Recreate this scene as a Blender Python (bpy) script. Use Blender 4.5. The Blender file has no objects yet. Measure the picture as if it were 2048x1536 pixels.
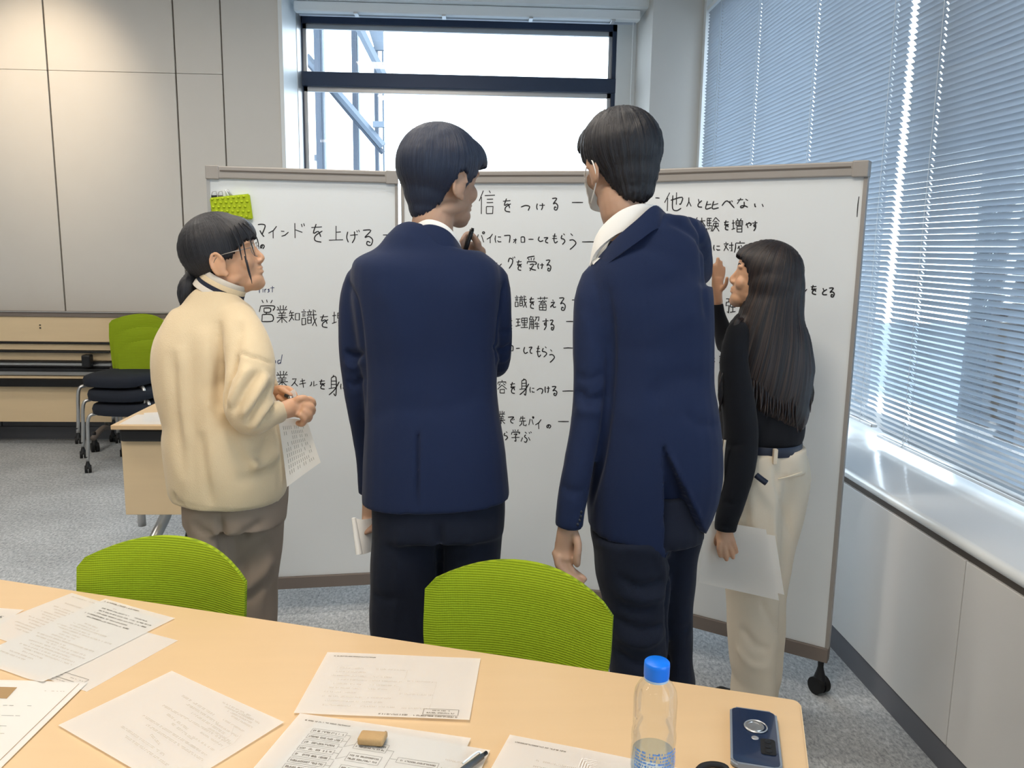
import bpy, bmesh, math, random
import numpy as np
from mathutils import Vector, Matrix
from mathutils.bvhtree import BVHTree
from mathutils import noise as mnoise
random.seed(7)
sc = bpy.context.scene
COL = sc.collection
V = Vector
# ------------------------------------------------------------------ camera
F, H = 1650.0, 1.5
PITCH, ROLL, YAW = math.atan(276.8/F), .015, math.radians(2.75)
fw = V((math.sin(YAW)*math.cos(PITCH), math.cos(YAW)*math.cos(PITCH), -math.sin(PITCH)))
r0 = V((math.cos(YAW), -math.sin(YAW), 0)); u0 = r0.cross(fw)
CR = r0*math.cos(ROLL)+u0*math.sin(ROLL); CU = -r0*math.sin(ROLL)+u0*math.cos(ROLL)
CP = V((0, 0, H))
cd = bpy.data.cameras.new('camera'); cam = bpy.data.objects.new('camera', cd); COL.objects.link(cam)
cd.sensor_width = 36; cd.lens = 36*F/2048; cd.clip_start = .05; cd.clip_end = 500
cam.matrix_world = Matrix(((CR.x, CU.x, -fw.x, 0), (CR.y, CU.y, -fw.y, 0), (CR.z, CU.z, -fw.z, H), (0, 0, 0, 1)))
sc.camera = cam
# ------------------------------------------------------------------ world, lights, exposure
sc.view_settings.view_transform = 'Standard'; sc.view_settings.look = 'None'
sc.view_settings.gamma = 1; sc.view_settings.use_curve_mapping = False
sc.view_settings.exposure = 0.7
sc.cycles.max_bounces = 10; sc.cycles.diffuse_bounces = 5; sc.cycles.glossy_bounces = 4
sc.cycles.transmission_bounces = 8; sc.cycles.transparent_max_bounces = 16
sc.cycles.caustics_reflective = False; sc.cycles.caustics_refractive = False
sc.cycles.sample_clamp_indirect = 4
w = bpy.data.worlds.new('world'); sc.world = w; w.use_nodes = True
bg = w.node_tree.nodes['Background']
bg.inputs[0].default_value = (.72, .87, 1, 1); bg.inputs[1].default_value = 4.6
def area(loc, size, power, col, aim=None, name='ceiling_light'):
    d = bpy.data.lights.new(name, 'AREA'); d.shape = 'RECTANGLE'; d.size, d.size_y = size
    d.energy = power; d.color = col
    o = bpy.data.objects.new(name, d); COL.objects.link(o); o.location = loc
    dr = (V(aim)-V(loc)) if aim else V((0, 0, -1))
    o.rotation_euler = dr.to_track_quat('-Z', 'Y').to_euler()
    return o
WARM = (1, .92, .82)
for x, y, pw in ((-3.2, .4, 12), (-.6, .4, 12), (-3.2, 3.0, 20), (-.6, 2.6, 17), (-3.2, 4.6, 10), (-.6, 4.6, 9), (-3.2, -2.2, 6), (-.6, -2.2, 6)):
    area((x, y, 3.38), (1.3, .35), pw, WARM)
area((-.3, 1.0, 3.36), (.5, .5), 22, (1, .88, .74), name='downlight')
sp = bpy.data.lights.new('wall_spot', 'SPOT'); sp.energy = 60; sp.color = (1, .80, .58); sp.spot_size = math.radians(62); sp.spot_blend = 1; sp.shadow_soft_size = .08
so = bpy.data.objects.new('wall_spot', sp); COL.objects.link(so); so.location = (-3.1, 5.0, 3.36)
so.rotation_euler = (V((-3.05, 6.28, 2.55))-V(so.location)).to_track_quat('-Z', 'Y').to_euler()

# ------------------------------------------------------------------ pixel helpers (points on real planes)
def ray(x, y): return fw*F+CR*(x-1024)-CU*(y-768)
def zpl(x, y, z=0.0):
    d = ray(x, y); return CP+d*((z-H)/d.z)
def ypl(x, y, Y):
    d = ray(x, y); return CP+d*(Y/d.y)
def xpl(x, y, X):
    d = ray(x, y); return CP+d*(X/d.x)
def ppl(x, y, p, n):
    d = ray(x, y); return CP+d*((p-CP).dot(n)/d.dot(n))
def pyof(X, Y, Z):
    v = V((X, Y, Z))-CP; z = v.dot(fw); return 768-F*v.dot(CU)/z
def mpp(p): return (V(p)-CP).dot(fw)/F      # metres per pixel at p

# ------------------------------------------------------------------ materials
MATS = {}
def lin(c):
    return tuple((v/255/12.92 if v/255 <= .04045 else ((v/255+.055)/1.055)**2.4) for v in c)
def mat(name, rgb, rough=.6, metal=0, var=.06, vscale=6, bump=0, bscale=200, spec=.5, trans=0, ior=1.45, coat=0, stretch=None, sheen=0, emis=None, sss=0):
    if name in MATS: return MATS[name]
    m = bpy.data.materials.new(name); m.use_nodes = True; nt = m.node_tree; N = nt.nodes; L = nt.links
    b = N['Principled BSDF']; c = lin(rgb)
    b.inputs['Roughness'].default_value = rough; b.inputs['Metallic'].default_value = metal
    b.inputs['Specular IOR Level'].default_value = spec; b.inputs['IOR'].default_value = ior
    b.inputs['Transmission Weight'].default_value = trans; b.inputs['Coat Weight'].default_value = coat
    if sheen: b.inputs['Sheen Weight'].default_value = sheen; b.inputs['Sheen Roughness'].default_value = .4
    if sss: b.inputs['Subsurface Weight'].default_value = sss; b.inputs['Subsurface Scale'].default_value = .01
    tc = N.new('ShaderNodeTexCoord'); src = tc.outputs['Object']
    if stretch:
        mp = N.new('ShaderNodeMapping'); mp.inputs['Scale'].default_value = stretch; L.new(src, mp.inputs[0]); src = mp.outputs[0]
    if var:
        n = N.new('ShaderNodeTexNoise'); n.inputs['Scale'].default_value = vscale; n.inputs['Detail'].default_value = 4; L.new(src, n.inputs[0])
        mx = N.new('ShaderNodeMix'); mx.data_type = 'RGBA'
        mx.inputs[6].default_value = (*[v*(1-var) for v in c], 1); mx.inputs[7].default_value = (*[min(1, v*(1+var)) for v in c], 1)
        L.new(n.outputs[0], mx.inputs[0]); L.new(mx.outputs[2], b.inputs['Base Color'])
    else: b.inputs['Base Color'].default_value = (*c, 1)
    if bump:
        n2 = N.new('ShaderNodeTexNoise'); n2.inputs['Scale'].default_value = bscale; n2.inputs['Detail'].default_value = 3; L.new(src, n2.inputs[0])
        bp = N.new('ShaderNodeBump'); bp.inputs['Strength'].default_value = bump; bp.inputs['Distance'].default_value = .002
        L.new(n2.outputs[0], bp.inputs['Height']); L.new(bp.outputs[0], b.inputs['Normal'])
    if emis: b.inputs['Emission Color'].default_value = (*lin(rgb), 1); b.inputs['Emission Strength'].default_value = emis
    MATS[name] = m; return m
M_wall = mat('wall_paint', (205, 202, 196), .7, var=.02, bump=.05, bscale=300)
M_panel = mat('wall_panel', (208, 204, 197), .6, var=.02)
M_white = mat('white_metal', (225, 230, 232), .4, var=.02)
M_base = mat('baseboard_vinyl', (98, 100, 106), .6, var=.05)
M_gap = mat('joint_dark', (118, 112, 104), .8, var=0)
M_ledge = mat('ledge_laminate', (222, 226, 228), .22, var=.02, coat=.3)
M_cab = mat('cabinet_panel', (212, 211, 209), .28, var=.02, coat=.2)
M_slat = None
M_navyframe = mat('window_frame_dark', (48, 60, 82), .4, metal=.3, var=.03)
M_alum = mat('aluminium', (190, 190, 190), .35, metal=.7, var=.03)
M_frame = mat('board_frame_grey', (160, 155, 150), .45, metal=.2, var=.03)
M_groove = mat('groove_dark', (95, 88, 82), .7, var=0)
M_kick = mat('kick_rail', (122, 112, 105), .5, var=.04)
M_black = mat('black_plastic', (22, 24, 28), .45, var=.05)
M_rubber = mat('black_rubber', (14, 15, 18), .7, var=.05)
M_steel = mat('brushed_tube', (185, 186, 186), .28, metal=.85, var=.03)
M_beech = mat('beech_laminate', (212, 181, 140), .38, var=.035, vscale=3, stretch=(1, 12, 12), coat=.1)
M_beech2 = mat('beech_panel', (222, 198, 160), .5, var=.04, vscale=3, stretch=(1, 12, 12))
M_edge = mat('table_edge', (240, 214, 172), .5, var=.03)
M_navyseat = mat('navy_seat_fabric', (24, 30, 42), .9, var=.1, bump=.3, bscale=500)
M_ink = mat('marker_ink', (28, 28, 34), .6, var=0)
M_inkblue = mat('marker_ink_blue', (34, 52, 100), .6, var=0)
M_paper = mat('paper', (252, 250, 246), .8, var=.01)
M_print = mat('print_grey', (120, 112, 102), .9, var=0)
M_faint = mat('print_faint', (216, 208, 196), .9, var=0)
M_brown = mat('print_brown', (160, 130, 90), .8, var=0)
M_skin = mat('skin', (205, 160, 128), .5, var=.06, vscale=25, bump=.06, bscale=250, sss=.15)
M_skin2 = mat('skin_greyer', (178, 144, 122), .5, var=.06, vscale=25, bump=.06, bscale=250, sss=.15)  # darker, greyer skin tone of the two men
M_suit = mat('navy_suit_wool', (13, 31, 66), .9, var=.08, vscale=4, bump=.35, bscale=900, sheen=.08)
M_suit2 = mat('navy_suit_trouser', (10, 20, 40), .9, var=.1, vscale=4, bump=.35, bscale=900, sheen=.08)
M_knit = mat('cream_knit', (214, 194, 160), .95, var=.05, vscale=8, bump=.5, bscale=420, sheen=.3)
M_taupe = mat('taupe_trouser', (146, 130, 116), .9, var=.06, bump=.2, bscale=700)
M_beigep = mat('beige_trouser', (228, 215, 194), .88, var=.05, bump=.2, bscale=700)
M_blacktop = mat('black_knit_top', (7, 11, 20), .9, var=.08, bump=.2, bscale=600, sheen=.05)
M_shirt = mat('white_shirt', (235, 235, 232), .8, var=.02)
M_eraser = mat('eraser_tan', (180, 148, 104), .85, var=.1, vscale=60, bump=.3, bscale=300)
M_btn = mat('suit_button', (30, 34, 46), .3, var=.1)

def nodes(m): return m.node_tree.nodes, m.node_tree.links, m.node_tree.nodes['Principled BSDF']
# carpet
M_floor = mat('carpet', (150, 150, 146), .95, var=0)
N, L, b = nodes(M_floor)
tc = [n for n in N if n.type == 'TEX_COORD'][0]
n1 = N.new('ShaderNodeTexNoise'); n1.inputs['Scale'].default_value = 90; n1.inputs['Detail'].default_value = 6; n1.inputs['Roughness'].default_value = .8
mpf = N.new('ShaderNodeMapping'); mpf.inputs['Scale'].default_value = (1, .5, 1); L.new(tc.outputs['Object'], mpf.inputs[0]); L.new(mpf.outputs[0], n1.inputs[0])
cr = N.new('ShaderNodeValToRGB'); cr.color_ramp.elements[0].position = .35; cr.color_ramp.elements[1].position = .68
cr.color_ramp.elements[0].color = (*lin((132, 136, 140)), 1); cr.color_ramp.elements[1].color = (*lin((216, 219, 220)), 1)
L.new(n1.outputs[0], cr.inputs[0])
n3 = N.new('ShaderNodeTexNoise'); n3.inputs['Scale'].default_value = 3.0; n3.inputs['Detail'].default_value = 5; L.new(tc.outputs['Object'], n3.inputs[0])
mxf = N.new('ShaderNodeMix'); mxf.data_type = 'RGBA'; mxf.blend_type = 'MULTIPLY'; mxf.inputs[0].default_value = .5
cr2 = N.new('ShaderNodeValToRGB'); cr2.color_ramp.elements[0].color = (.65, .65, .65, 1); cr2.color_ramp.elements[0].position = .35; cr2.color_ramp.elements[1].position = .65
L.new(n3.outputs[0], cr2.inputs[0]); L.new(cr.outputs[0], mxf.inputs[6]); L.new(cr2.outputs[0], mxf.inputs[7]); L.new(mxf.outputs[2], b.inputs['Base Color'])
bp = N.new('ShaderNodeBump'); bp.inputs['Strength'].default_value = .6; bp.inputs['Distance'].default_value = .004; L.new(n1.outputs[0], bp.inputs['Height']); L.new(bp.outputs[0], b.inputs['Normal'])
# whiteboard surface: glossy with faint smears
M_board = mat('whiteboard_enamel', (228, 233, 236), .34, var=.03, vscale=2.2, coat=.15)
# green mesh fabric with ribs
def greenmat(name, a, c2):
    m = mat(name, a, .85, var=0); N, L, b = nodes(m)
    tc = [n for n in N if n.type == 'TEX_COORD'][0]
    wv = N.new('ShaderNodeTexWave'); wv.bands_direction = 'Z'; wv.inputs['Scale'].default_value = 62; wv.inputs['Distortion'].default_value = .3; L.new(tc.outputs['Object'], wv.inputs[0])
    wx = N.new('ShaderNodeTexWave'); wx.bands_direction = 'X'; wx.inputs['Scale'].default_value = 90; L.new(tc.outputs['Object'], wx.inputs[0])
    mm = N.new('ShaderNodeMath'); mm.operation = 'MULTIPLY_ADD'; mm.inputs[1].default_value = .3; L.new(wx.outputs[1], mm.inputs[0]); L.new(wv.outputs[1], mm.inputs[2])
    mx = N.new('ShaderNodeMix'); mx.data_type = 'RGBA'; mx.inputs[6].default_value = (*lin(c2), 1); mx.inputs[7].default_value = (*lin(a), 1)
    L.new(mm.outputs[0], mx.inputs[0]); L.new(mx.outputs[2], b.inputs['Base Color'])
    bp = N.new('ShaderNodeBump'); bp.inputs['Strength'].default_value = .35; bp.inputs['Distance'].default_value = .002; L.new(mm.outputs[0], bp.inputs['Height']); L.new(bp.outputs[0], b.inputs['Normal'])
    return m
M_green = greenmat('lime_mesh_fabric', (150, 172, 12), (112, 136, 0))
M_lime = mat('lime_rubber', (170, 190, 10), .6, var=.05, vscale=40)
# slats: light, slightly translucent
M_slat = bpy.data.materials.new('blind_slat_enamel'); M_slat.use_nodes = True
N, L, b = nodes(M_slat); b.inputs['Base Color'].default_value = (*lin((166, 176, 188)), 1); b.inputs['Roughness'].default_value = .35
tr = N.new('ShaderNodeBsdfTranslucent'); tr.inputs[0].default_value = (.62, .74, .84, 1)
ms = N.new('ShaderNodeMixShader'); ms.inputs[0].default_value = .08
nz = N.new('ShaderNodeTexNoise'); nz.inputs['Scale'].default_value = 3; rg = N.new('ShaderNodeMapRange'); rg.inputs[3].default_value = .32; rg.inputs[4].default_value = .42
L.new(nz.outputs[0], rg.inputs[0]); L.new(rg.outputs[0], b.inputs['Roughness'])
out = [n for n in N if n.type == 'OUTPUT_MATERIAL'][0]; L.new(b.outputs[0], ms.inputs[1]); L.new(tr.outputs[0], ms.inputs[2]); L.new(ms.outputs[0], out.inputs[0])
# window glass: mostly clear, with reflection
def glassmat(name, tint=(1, 1, 1), refl=.06):
    m = bpy.data.materials.new(name); m.use_nodes = True; N, L, b = nodes(m); N.remove(b)
    t = N.new('ShaderNodeBsdfTransparent'); t.inputs[0].default_value = (*tint, 1); g = N.new('ShaderNodeBsdfGlossy'); g.inputs['Roughness'].default_value = .02
    lw = N.new('ShaderNodeLayerWeight'); lw.inputs[0].default_value = .25; mr = N.new('ShaderNodeMapRange'); mr.inputs[3].default_value = refl*.5; mr.inputs[4].default_value = min(1, refl*8)
    mx = N.new('ShaderNodeMixShader'); L.new(lw.outputs['Fresnel'], mr.inputs[0]); L.new(mr.outputs[0], mx.inputs[0]); L.new(t.outputs[0], mx.inputs[1]); L.new(g.outputs[0], mx.inputs[2])
    out = [n for n in N if n.type == 'OUTPUT_MATERIAL'][0]; L.new(mx.outputs[0], out.inputs[0]); return m
M_glass = glassmat('window_glass')
M_pet = glassmat('clear_bottle_plastic', (.97, .98, .985), .045)
M_water = glassmat('water', (.84, .92, .98), .06)
M_cap = mat('blue_cap', (0, 112, 225), .4, var=.02)
M_phone = mat('phone_navy_glass', (30, 44, 70), .12, var=.05, coat=.6)
# hair: strands along attribute
def hairmat(name, base, hi, amt=.5):
    m = mat(name, base, .42, var=0, spec=.5); N, L, b = nodes(m)
    at = N.new('ShaderNodeAttribute'); at.attribute_name = 'strand'
    n = N.new('ShaderNodeTexNoise'); n.inputs['Scale'].default_value = 1; n.inputs['Detail'].default_value = 4; n.inputs['Roughness'].default_value = .65; L.new(at.outputs['Vector'], n.inputs[0])
    r = N.new('ShaderNodeValToRGB'); r.color_ramp.elements[0].position = .45; r.color_ramp.elements[0].color = (*lin(base), 1)
    r.color_ramp.elements[1].position = .78; r.color_ramp.elements[1].color = (*[a*(1-amt)+c*amt for a, c in zip(lin(base), lin(hi))], 1)
    L.new(n.outputs[0], r.inputs[0]); L.new(r.outputs[0], b.inputs['Base Color'])
    bp = N.new('ShaderNodeBump'); bp.inputs['Strength'].default_value = .55; bp.inputs['Distance'].default_value = .004; L.new(n.outputs[0], bp.inputs['Height']); L.new(bp.outputs[0], b.inputs['Normal'])
    return m
M_hair = hairmat('black_hair', (18, 20, 28), (70, 66, 66))
M_hairsuit = hairmat('soft_black_hair', (24, 34, 56), (58, 70, 92))
M_hairbrown = hairmat('dark_brown_hair', (12, 13, 20), (120, 90, 70), .42)

# ------------------------------------------------------------------ object helpers
def obj(name, me, m=None, parent=None, smooth=None, **pr):
    if isinstance(me, bmesh.types.BMesh):
        bm = me; me = bpy.data.meshes.new(name)
        bmesh.ops.recalc_face_normals(bm, faces=bm.faces); bm.to_mesh(me); bm.free()
    o = bpy.data.objects.new(name, me); COL.objects.link(o)
    if m is not None and not me.materials: me.materials.append(m)
    if smooth:
        for p in me.polygons: p.use_smooth = True
        if smooth != 1:
            try: me.set_sharp_from_angle(angle=math.radians(smooth))
            except Exception: pass
    if parent is not None: o.parent = parent; o.matrix_parent_inverse = Matrix.Translation(parent.location).inverted()
    for k, v in pr.items(): o[k] = v
    if name in ('handwriting', 'printed_text', 'printed_lines', 'printed_label', 'quilting'): o['kind'] = 'stuff'
    return o
def thing(name, loc, label, cat, group=None):
    o = bpy.data.objects.new(name, None); COL.objects.link(o); o.location = loc; o.empty_display_size = .05
    o['label'] = label; o['category'] = cat
    if group: o['group'] = group
    return o
def tag(o, label, cat, group=None):
    o['label'] = label; o['category'] = cat
    if group: o['group'] = group
    return o
def struct(name, bm, m, **k):
    o = obj(name, bm, m, **k); o['kind'] = 'structure'; return o
def box(bm, lo, hi, bev=0, rot=None, piv=None):
    lo, hi = V(lo), V(hi); c = (lo+hi)/2; s = hi-lo
    r = bmesh.ops.create_cube(bm, size=1)
    vs = r['verts']
    for v in vs: v.co = V((v.co.x*s.x, v.co.y*s.y, v.co.z*s.z))
    if bev:
        es = list({e for v in vs for e in v.link_edges})
        rb = bmesh.ops.bevel(bm, geom=es, offset=bev, segments=2, affect='EDGES', profile=.5)
        vs = list({v for f in rb['faces'] for v in f.verts} | {v for v in vs if v.is_valid})
    for v in vs:
        if rot: v.co = rot @ v.co
        v.co += c
    return vs
def B(lo, hi, bev=0, rot=None):
    bm = bmesh.new(); box(bm, lo, hi, bev, rot); return bm
def cr_interp(P, k):
    P = [np.array(p, float) for p in P]; out = []
    n = len(P)
    for i in range(n-1):
        p0 = P[max(i-1, 0)]; p1 = P[i]; p2 = P[i+1]; p3 = P[min(i+2, n-1)]
        for j in range(k):
            t = j/k
            out.append(.5*((2*p1)+(-p0+p2)*t+(2*p0-5*p1+4*p2-p3)*t*t+(-p0+3*p1-3*p2+p3)*t**3))
    out.append(P[-1]); return out
def tube(bm, pts, n=16, sub=3, rnd=(0, 0), lat=None, p=2.0):
    """pts: (x,y,z,ra,rb) ra lateral, rb in the depth direction"""
    if sub > 1 and len(pts) > 2: pts = cr_interp(pts, sub)
    pts = [np.array(q, float) for q in pts]
    C = [V(q[:3]) for q in pts]; rings = []
    for i, q in enumerate(pts):
        T = (C[min(i+1, len(C)-1)]-C[max(i-1, 0)]).normalized()
        D = V((0, 1, 0)) if lat is None else V(lat)
        S = T.cross(D)
        if S.length < .25: S = T.cross(V((0, 0, 1)))
        if rings and S.dot(lastS) < 0: S = -S
        S.normalize(); lastS = S; Nn = T.cross(S).normalized()
        rings.append((C[i], S, Nn, q[3], q[4], T))
    full = []
    if rnd[0]:
        c, S, Nn, a, b_, T = rings[0]; r = min(a, b_)*rnd[0]
        full += [(c-T*r, S, Nn, a*.35, b_*.35), (c-T*r*.75, S, Nn, a*.72, b_*.72)]
    full += [x[:5] for x in rings]
    if rnd[1]:
        c, S, Nn, a, b_, T = rings[-1]; r = min(a, b_)*rnd[1]
        full += [(c+T*r*.75, S, Nn, a*.72, b_*.72), (c+T*r, S, Nn, a*.35, b_*.35)]
    vr = []
    for c, S, Nn, a, b_ in full:
        row = []
        for k in range(n):
            t = 2*math.pi*k/n; cx, sy = math.cos(t), math.sin(t)
            cx = math.copysign(abs(cx)**(2/p), cx); sy = math.copysign(abs(sy)**(2/p), sy)
            row.append(bm.verts.new(c+S*a*cx+Nn*b_*sy))
        vr.append(row)
    for i in range(len(vr)-1):
        for k in range(n):
            bm.faces.new((vr[i][k], vr[i][(k+1) % n], vr[i+1][(k+1) % n], vr[i+1][k]))
    bm.faces.new(vr[0][::-1]); bm.faces.new(vr[-1])
    return bm
def wire(pts, r, n=8, sub=1):
    bm = bmesh.new(); tube(bm, [(*p, r, r) for p in pts], n=n, sub=sub); return bm
def ell(bm, c, r, rot=None, seg=20):
    res = bmesh.ops.create_uvsphere(bm, u_segments=seg, v_segments=seg//2+2, radius=1)
    for v in res['verts']:
        q = V((v.co.x*r[0], v.co.y*r[1], v.co.z*r[2]))
        if rot: q = rot @ q
        v.co = q+V(c)
def lathe(prof, n=32, c=(0, 0, 0), cap=True):
    bm = bmesh.new(); vr = []
    for r, z in prof: vr.append([bm.verts.new((c[0]+r*math.cos(2*math.pi*k/n), c[1]+r*math.sin(2*math.pi*k/n), c[2]+z)) for k in range(n)])
    for i in range(len(vr)-1):
        for k in range(n): bm.faces.new((vr[i][k], vr[i][(k+1) % n], vr[i+1][(k+1) % n], vr[i+1][k]))
    if cap:
        if prof[0][0] > 1e-6: bm.faces.new(vr[0][::-1])
        if prof[-1][0] > 1e-6: bm.faces.new(vr[-1])
    return bm
def prism(poly, d):
    """extrude a 3D polygon along vector d"""
    bm = bmesh.new(); a = [bm.verts.new(p) for p in poly]; b_ = [bm.verts.new(V(p)+V(d)) for p in poly]
    bm.faces.new(a[::-1]); bm.faces.new(b_); n = len(a)
    for i in range(n): bm.faces.new((a[i], a[(i+1) % n], b_[(i+1) % n], b_[i]))
    return bm
def ribbon(bm, pts, w, nrm, off=0):
    """flat stroke along points lying on a surface"""
    pts = [V(p) for p in pts]; L_, R_ = [], []
    for i, p in enumerate(pts):
        T = pts[min(i+1, len(pts)-1)]-pts[max(i-1, 0)]
        if T.length < 1e-7: T = V((1, 0, 0))
        S = T.normalized().cross(nrm).normalized()
        k = .75 if i in (0, len(pts)-1) else 1
        L_.append(bm.verts.new(p+S*w/2*k+nrm*off)); R_.append(bm.verts.new(p-S*w/2*k+nrm*off))
    for i in range(len(pts)-1): bm.faces.new((L_[i], L_[i+1], R_[i+1], R_[i]))

# ================================================================== SETTING
struct('floor', B((-6, -3.2, -.06), (1.9, 7.3, 0)), M_floor)
# ceiling with tiles' outer slab
struct('ceiling', B((-6, -3.2, 3.45), (2.0, 7.3, 3.55)), M_wall)
struct('wall_left', B((-6.1, -3.2, 0), (-6, 7.3, 3.5)), M_wall)
struct('wall_rear', B((-6, -3.3, 0), (2.0, -3.2, 3.5)), M_wall)
YW = 6.28; YB = 6.95
# left part of the back wall: partition panels, each lifted off a dark substrate
struct('wall_back', B((-6, YW+.02, 0), (-1.80, YW+.12, 3.45)), M_gap)
wl = bpy.data.objects['wall_back']
xj = [-6, -4.74, -3.86, ypl(107, 300, YW).x, ypl(359, 300, YW).x, -1.805]
for i in range(len(xj)-1):
    a, b_ = xj[i]+.006, xj[i+1]-.006
    for z0, z1 in ((.19, 2.676), (2.679, 3.45)):
        obj('wall_panel', B((a, YW, z0), (b_, YW+.025, z1), .001), M_panel, wl)
    obj('wall_panel', B((a+.3, YW, .095), (b_+.3 if i < 4 else b_, YW+.025, .187)), M_base, wl)
struct('baseboard_back', B((-6, YW-.012, 0), (-1.80, YW+.02, .093)), M_base)
# window wall
bm = B((-1.80, YW, 0), (-1.376, YB+.1, 3.45)); struct('wall_window_side', bm, M_wall)
bm = B((1.284, YW, 0), (1.70, YB+.1, 3.45)); struct('wall_column', bm, M_wall)
struct('wall_below_window', B((-1.376, YB, 0), (1.284, YB+.1, .9)), M_wall)
struct('wall_above_window', B((-1.376, YW+.16, 3.26), (1.284, YB+.1, 3.45)), M_white)
struct('trim_1', B((-1.40, YW-.01, .9), (-1.372, YB, 3.26)), M_white)
struct('trim_2', B((-1.40, YB-.20, .9), (-1.368, YB-.03, 3.26)), M_alum)
struct('trim_3', B((1.13, YB-.05, .9), (1.284, YB+.05, 3.26)), M_white)
struct('light_gap_strip', B((1.655, YW-.06, .72), (1.70, YW, 3.45), .004), M_white)  # added white strip standing in for window light leaking past the blind's end
# back window
wz0, wz1 = .95, 3.25
xl, xr = ypl(600, 200, YB).x, ypl(1229, 200, YB).x
win = struct('window_1', B((xl, YB-.03, wz1-.05), (xr, YB+.04, wz1)), M_navyframe)
obj('window_frame', B((xl, YB-.03, wz0), (xl+.035, YB+.04, wz1)), M_navyframe, win)
obj('window_frame', B((xr-.035, YB-.03, wz0), (xr, YB+.04, wz1)), M_navyframe, win)
obj('window_frame', B((xl, YB-.03, wz0), (xr, YB+.04, wz0+.05)), M_navyframe, win)
obj('mullion', B((xl, YB-.05, 2.725), (xr, YB+.05, 2.835), .006), M_navyframe, win)
for z0, z1 in ((2.835, wz1-.05), (wz0+.05, 2.725)):
    bm = B((xl+.035, YB, z1-.035), (xr-.035, YB+.03, z1)); box(bm, (xl+.035, YB, z0), (xr-.035, YB+.03, z0+.03 if z0 < 2 else z0+.004))
    box(bm, (xl+.035, YB, z0), (xl+.062, YB+.03, z1)); box(bm, (xr-.062, YB, z0), (xr-.035, YB+.03, z1))
    obj('sash', bm, M_alum, win)
    obj('pane', B((xl+.05, YB+.012, z0), (xr-.05, YB+.018, z1)), M_glass, win)
# raised blind pack under the header
t = thing('raised_blind', (0, 6.5, 3.3), 'raised white blind bundled along the top of the back window', 'blind')
obj('head_rail', B((-1.34, 6.52, 3.185), (1.24, 6.60, 3.258), .01), M_white, t)
obj('slat_pack', B((-1.32, 6.60, 3.178), (1.22, 6.64, 3.25), .006), M_slat, t)
obj('bottom_rail', B((-1.33, 6.66, 3.235), (1.26, 6.70, 3.262), .006), M_white, t)
for x in (-.9, -.25, .4, 1.02): obj('bracket', B((x, 6.505, 3.172), (x+.03, 6.615, 3.184), .003), M_alum, t)
obj('pull_cord', wire([(1.20, 6.6, 3.2), (1.2, 6.6, 2.2), (1.2, 6.62, 1.2)], .003, 6), M_white, t)

# right wall: cabinet, ledge, windows with blinds
XF = 1.371
cab = struct('wall_right', B((XF+.02, -3.2, .09), (2.0, YW, .66)), M_gap)
ys = [-3.2, -1.2, .4, 2.117, 3.85, YW]
for i in range(5): obj('cabinet_panel', B((XF, ys[i]+.002, .095), (XF+.025, ys[i+1]-.002, .655), .001), M_cab, cab)
struct('baseboard_right', B((XF+.006, -3.2, 0), (2.0, YW, .095)), M_base)
bm = B((XF+.01, -3.2, .652), (1.95, YW, .675)); struct('trim_5', bm, M_groove)
# ledge with bullnose
bm = bmesh.new(); prof = []
for k in range(9):
    a = math.pi/2+math.pi*k/8; prof.append((XF+.0+.018*math.cos(a), .700+.018*math.sin(a)))
prof = prof+[(1.86, .682), (1.86, .718)]
struct('window_ledge', prism([(x, -3.2, z) for x, z in prof], (0, YW+3.2, 0)), M_ledge, smooth=40)
# outer wall: sill, piers, head
XG = 1.86
struct('wall_right_head', B((XG, -3.2, 3.2), (2.0, YW, 3.45)), M_wall)
struct('window_sill_right', B((XG-.02, -3.2, .70), (2.0, 6.2, .775)), M_alum)
struct('wall_right_end', B((XG, 6.2, .66), (2.0, YB, 3.45)), M_wall)
wr = struct('window_2', B((XG+.02, -3.2, 3.15), (XG+.08, 6.2, 3.2)), M_alum)
yb = [-3.2, -1.4, .55, 2.6, 3.95, 5.12, 6.2]
for i, y in enumerate(yb): obj('mullion', B((XG+.02, y-.03, .775), (XG+.09, y+.03, 3.16)), M_alum, wr)
for i in range(6): obj('pane', B((XG+.05, yb[i]+.03, .775), (XG+.056, yb[i+1]-.03, 3.16)), M_glass, wr)
# blinds
XBL = 1.67; TILT = math.radians(47)
def slat_mesh(ylen, slots):
    yl = [0]+[q for y in sorted(slots) for q in (y-.0042, y+.0042)]+[ylen]
    bm = bmesh.new(); rows = []
    for k in range(5):
        u = (k-2)/2*.0125; c = .0016*(1-(k-2)**2/4)
        x = u*math.cos(TILT)+c*math.sin(TILT); z = -u*math.sin(TILT)+c*math.cos(TILT)
        rows.append([bm.verts.new((x, y, z)) for y in yl])
    for k in range(4):
        for j in range(len(yl)-1):
            if j % 2 and k in (1, 2): continue      # cord slots punched through each slat
            bm.faces.new((rows[k][j], rows[k][j+1], rows[k+1][j+1], rows[k+1][j]))
    me = bpy.data.meshes.new('slat'); bmesh.ops.recalc_face_normals(bm, faces=bm.faces); bm.to_mesh(me); bm.free(); me.materials.append(M_slat)
    for p in me.polygons: p.use_smooth = True
    return me
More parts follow.
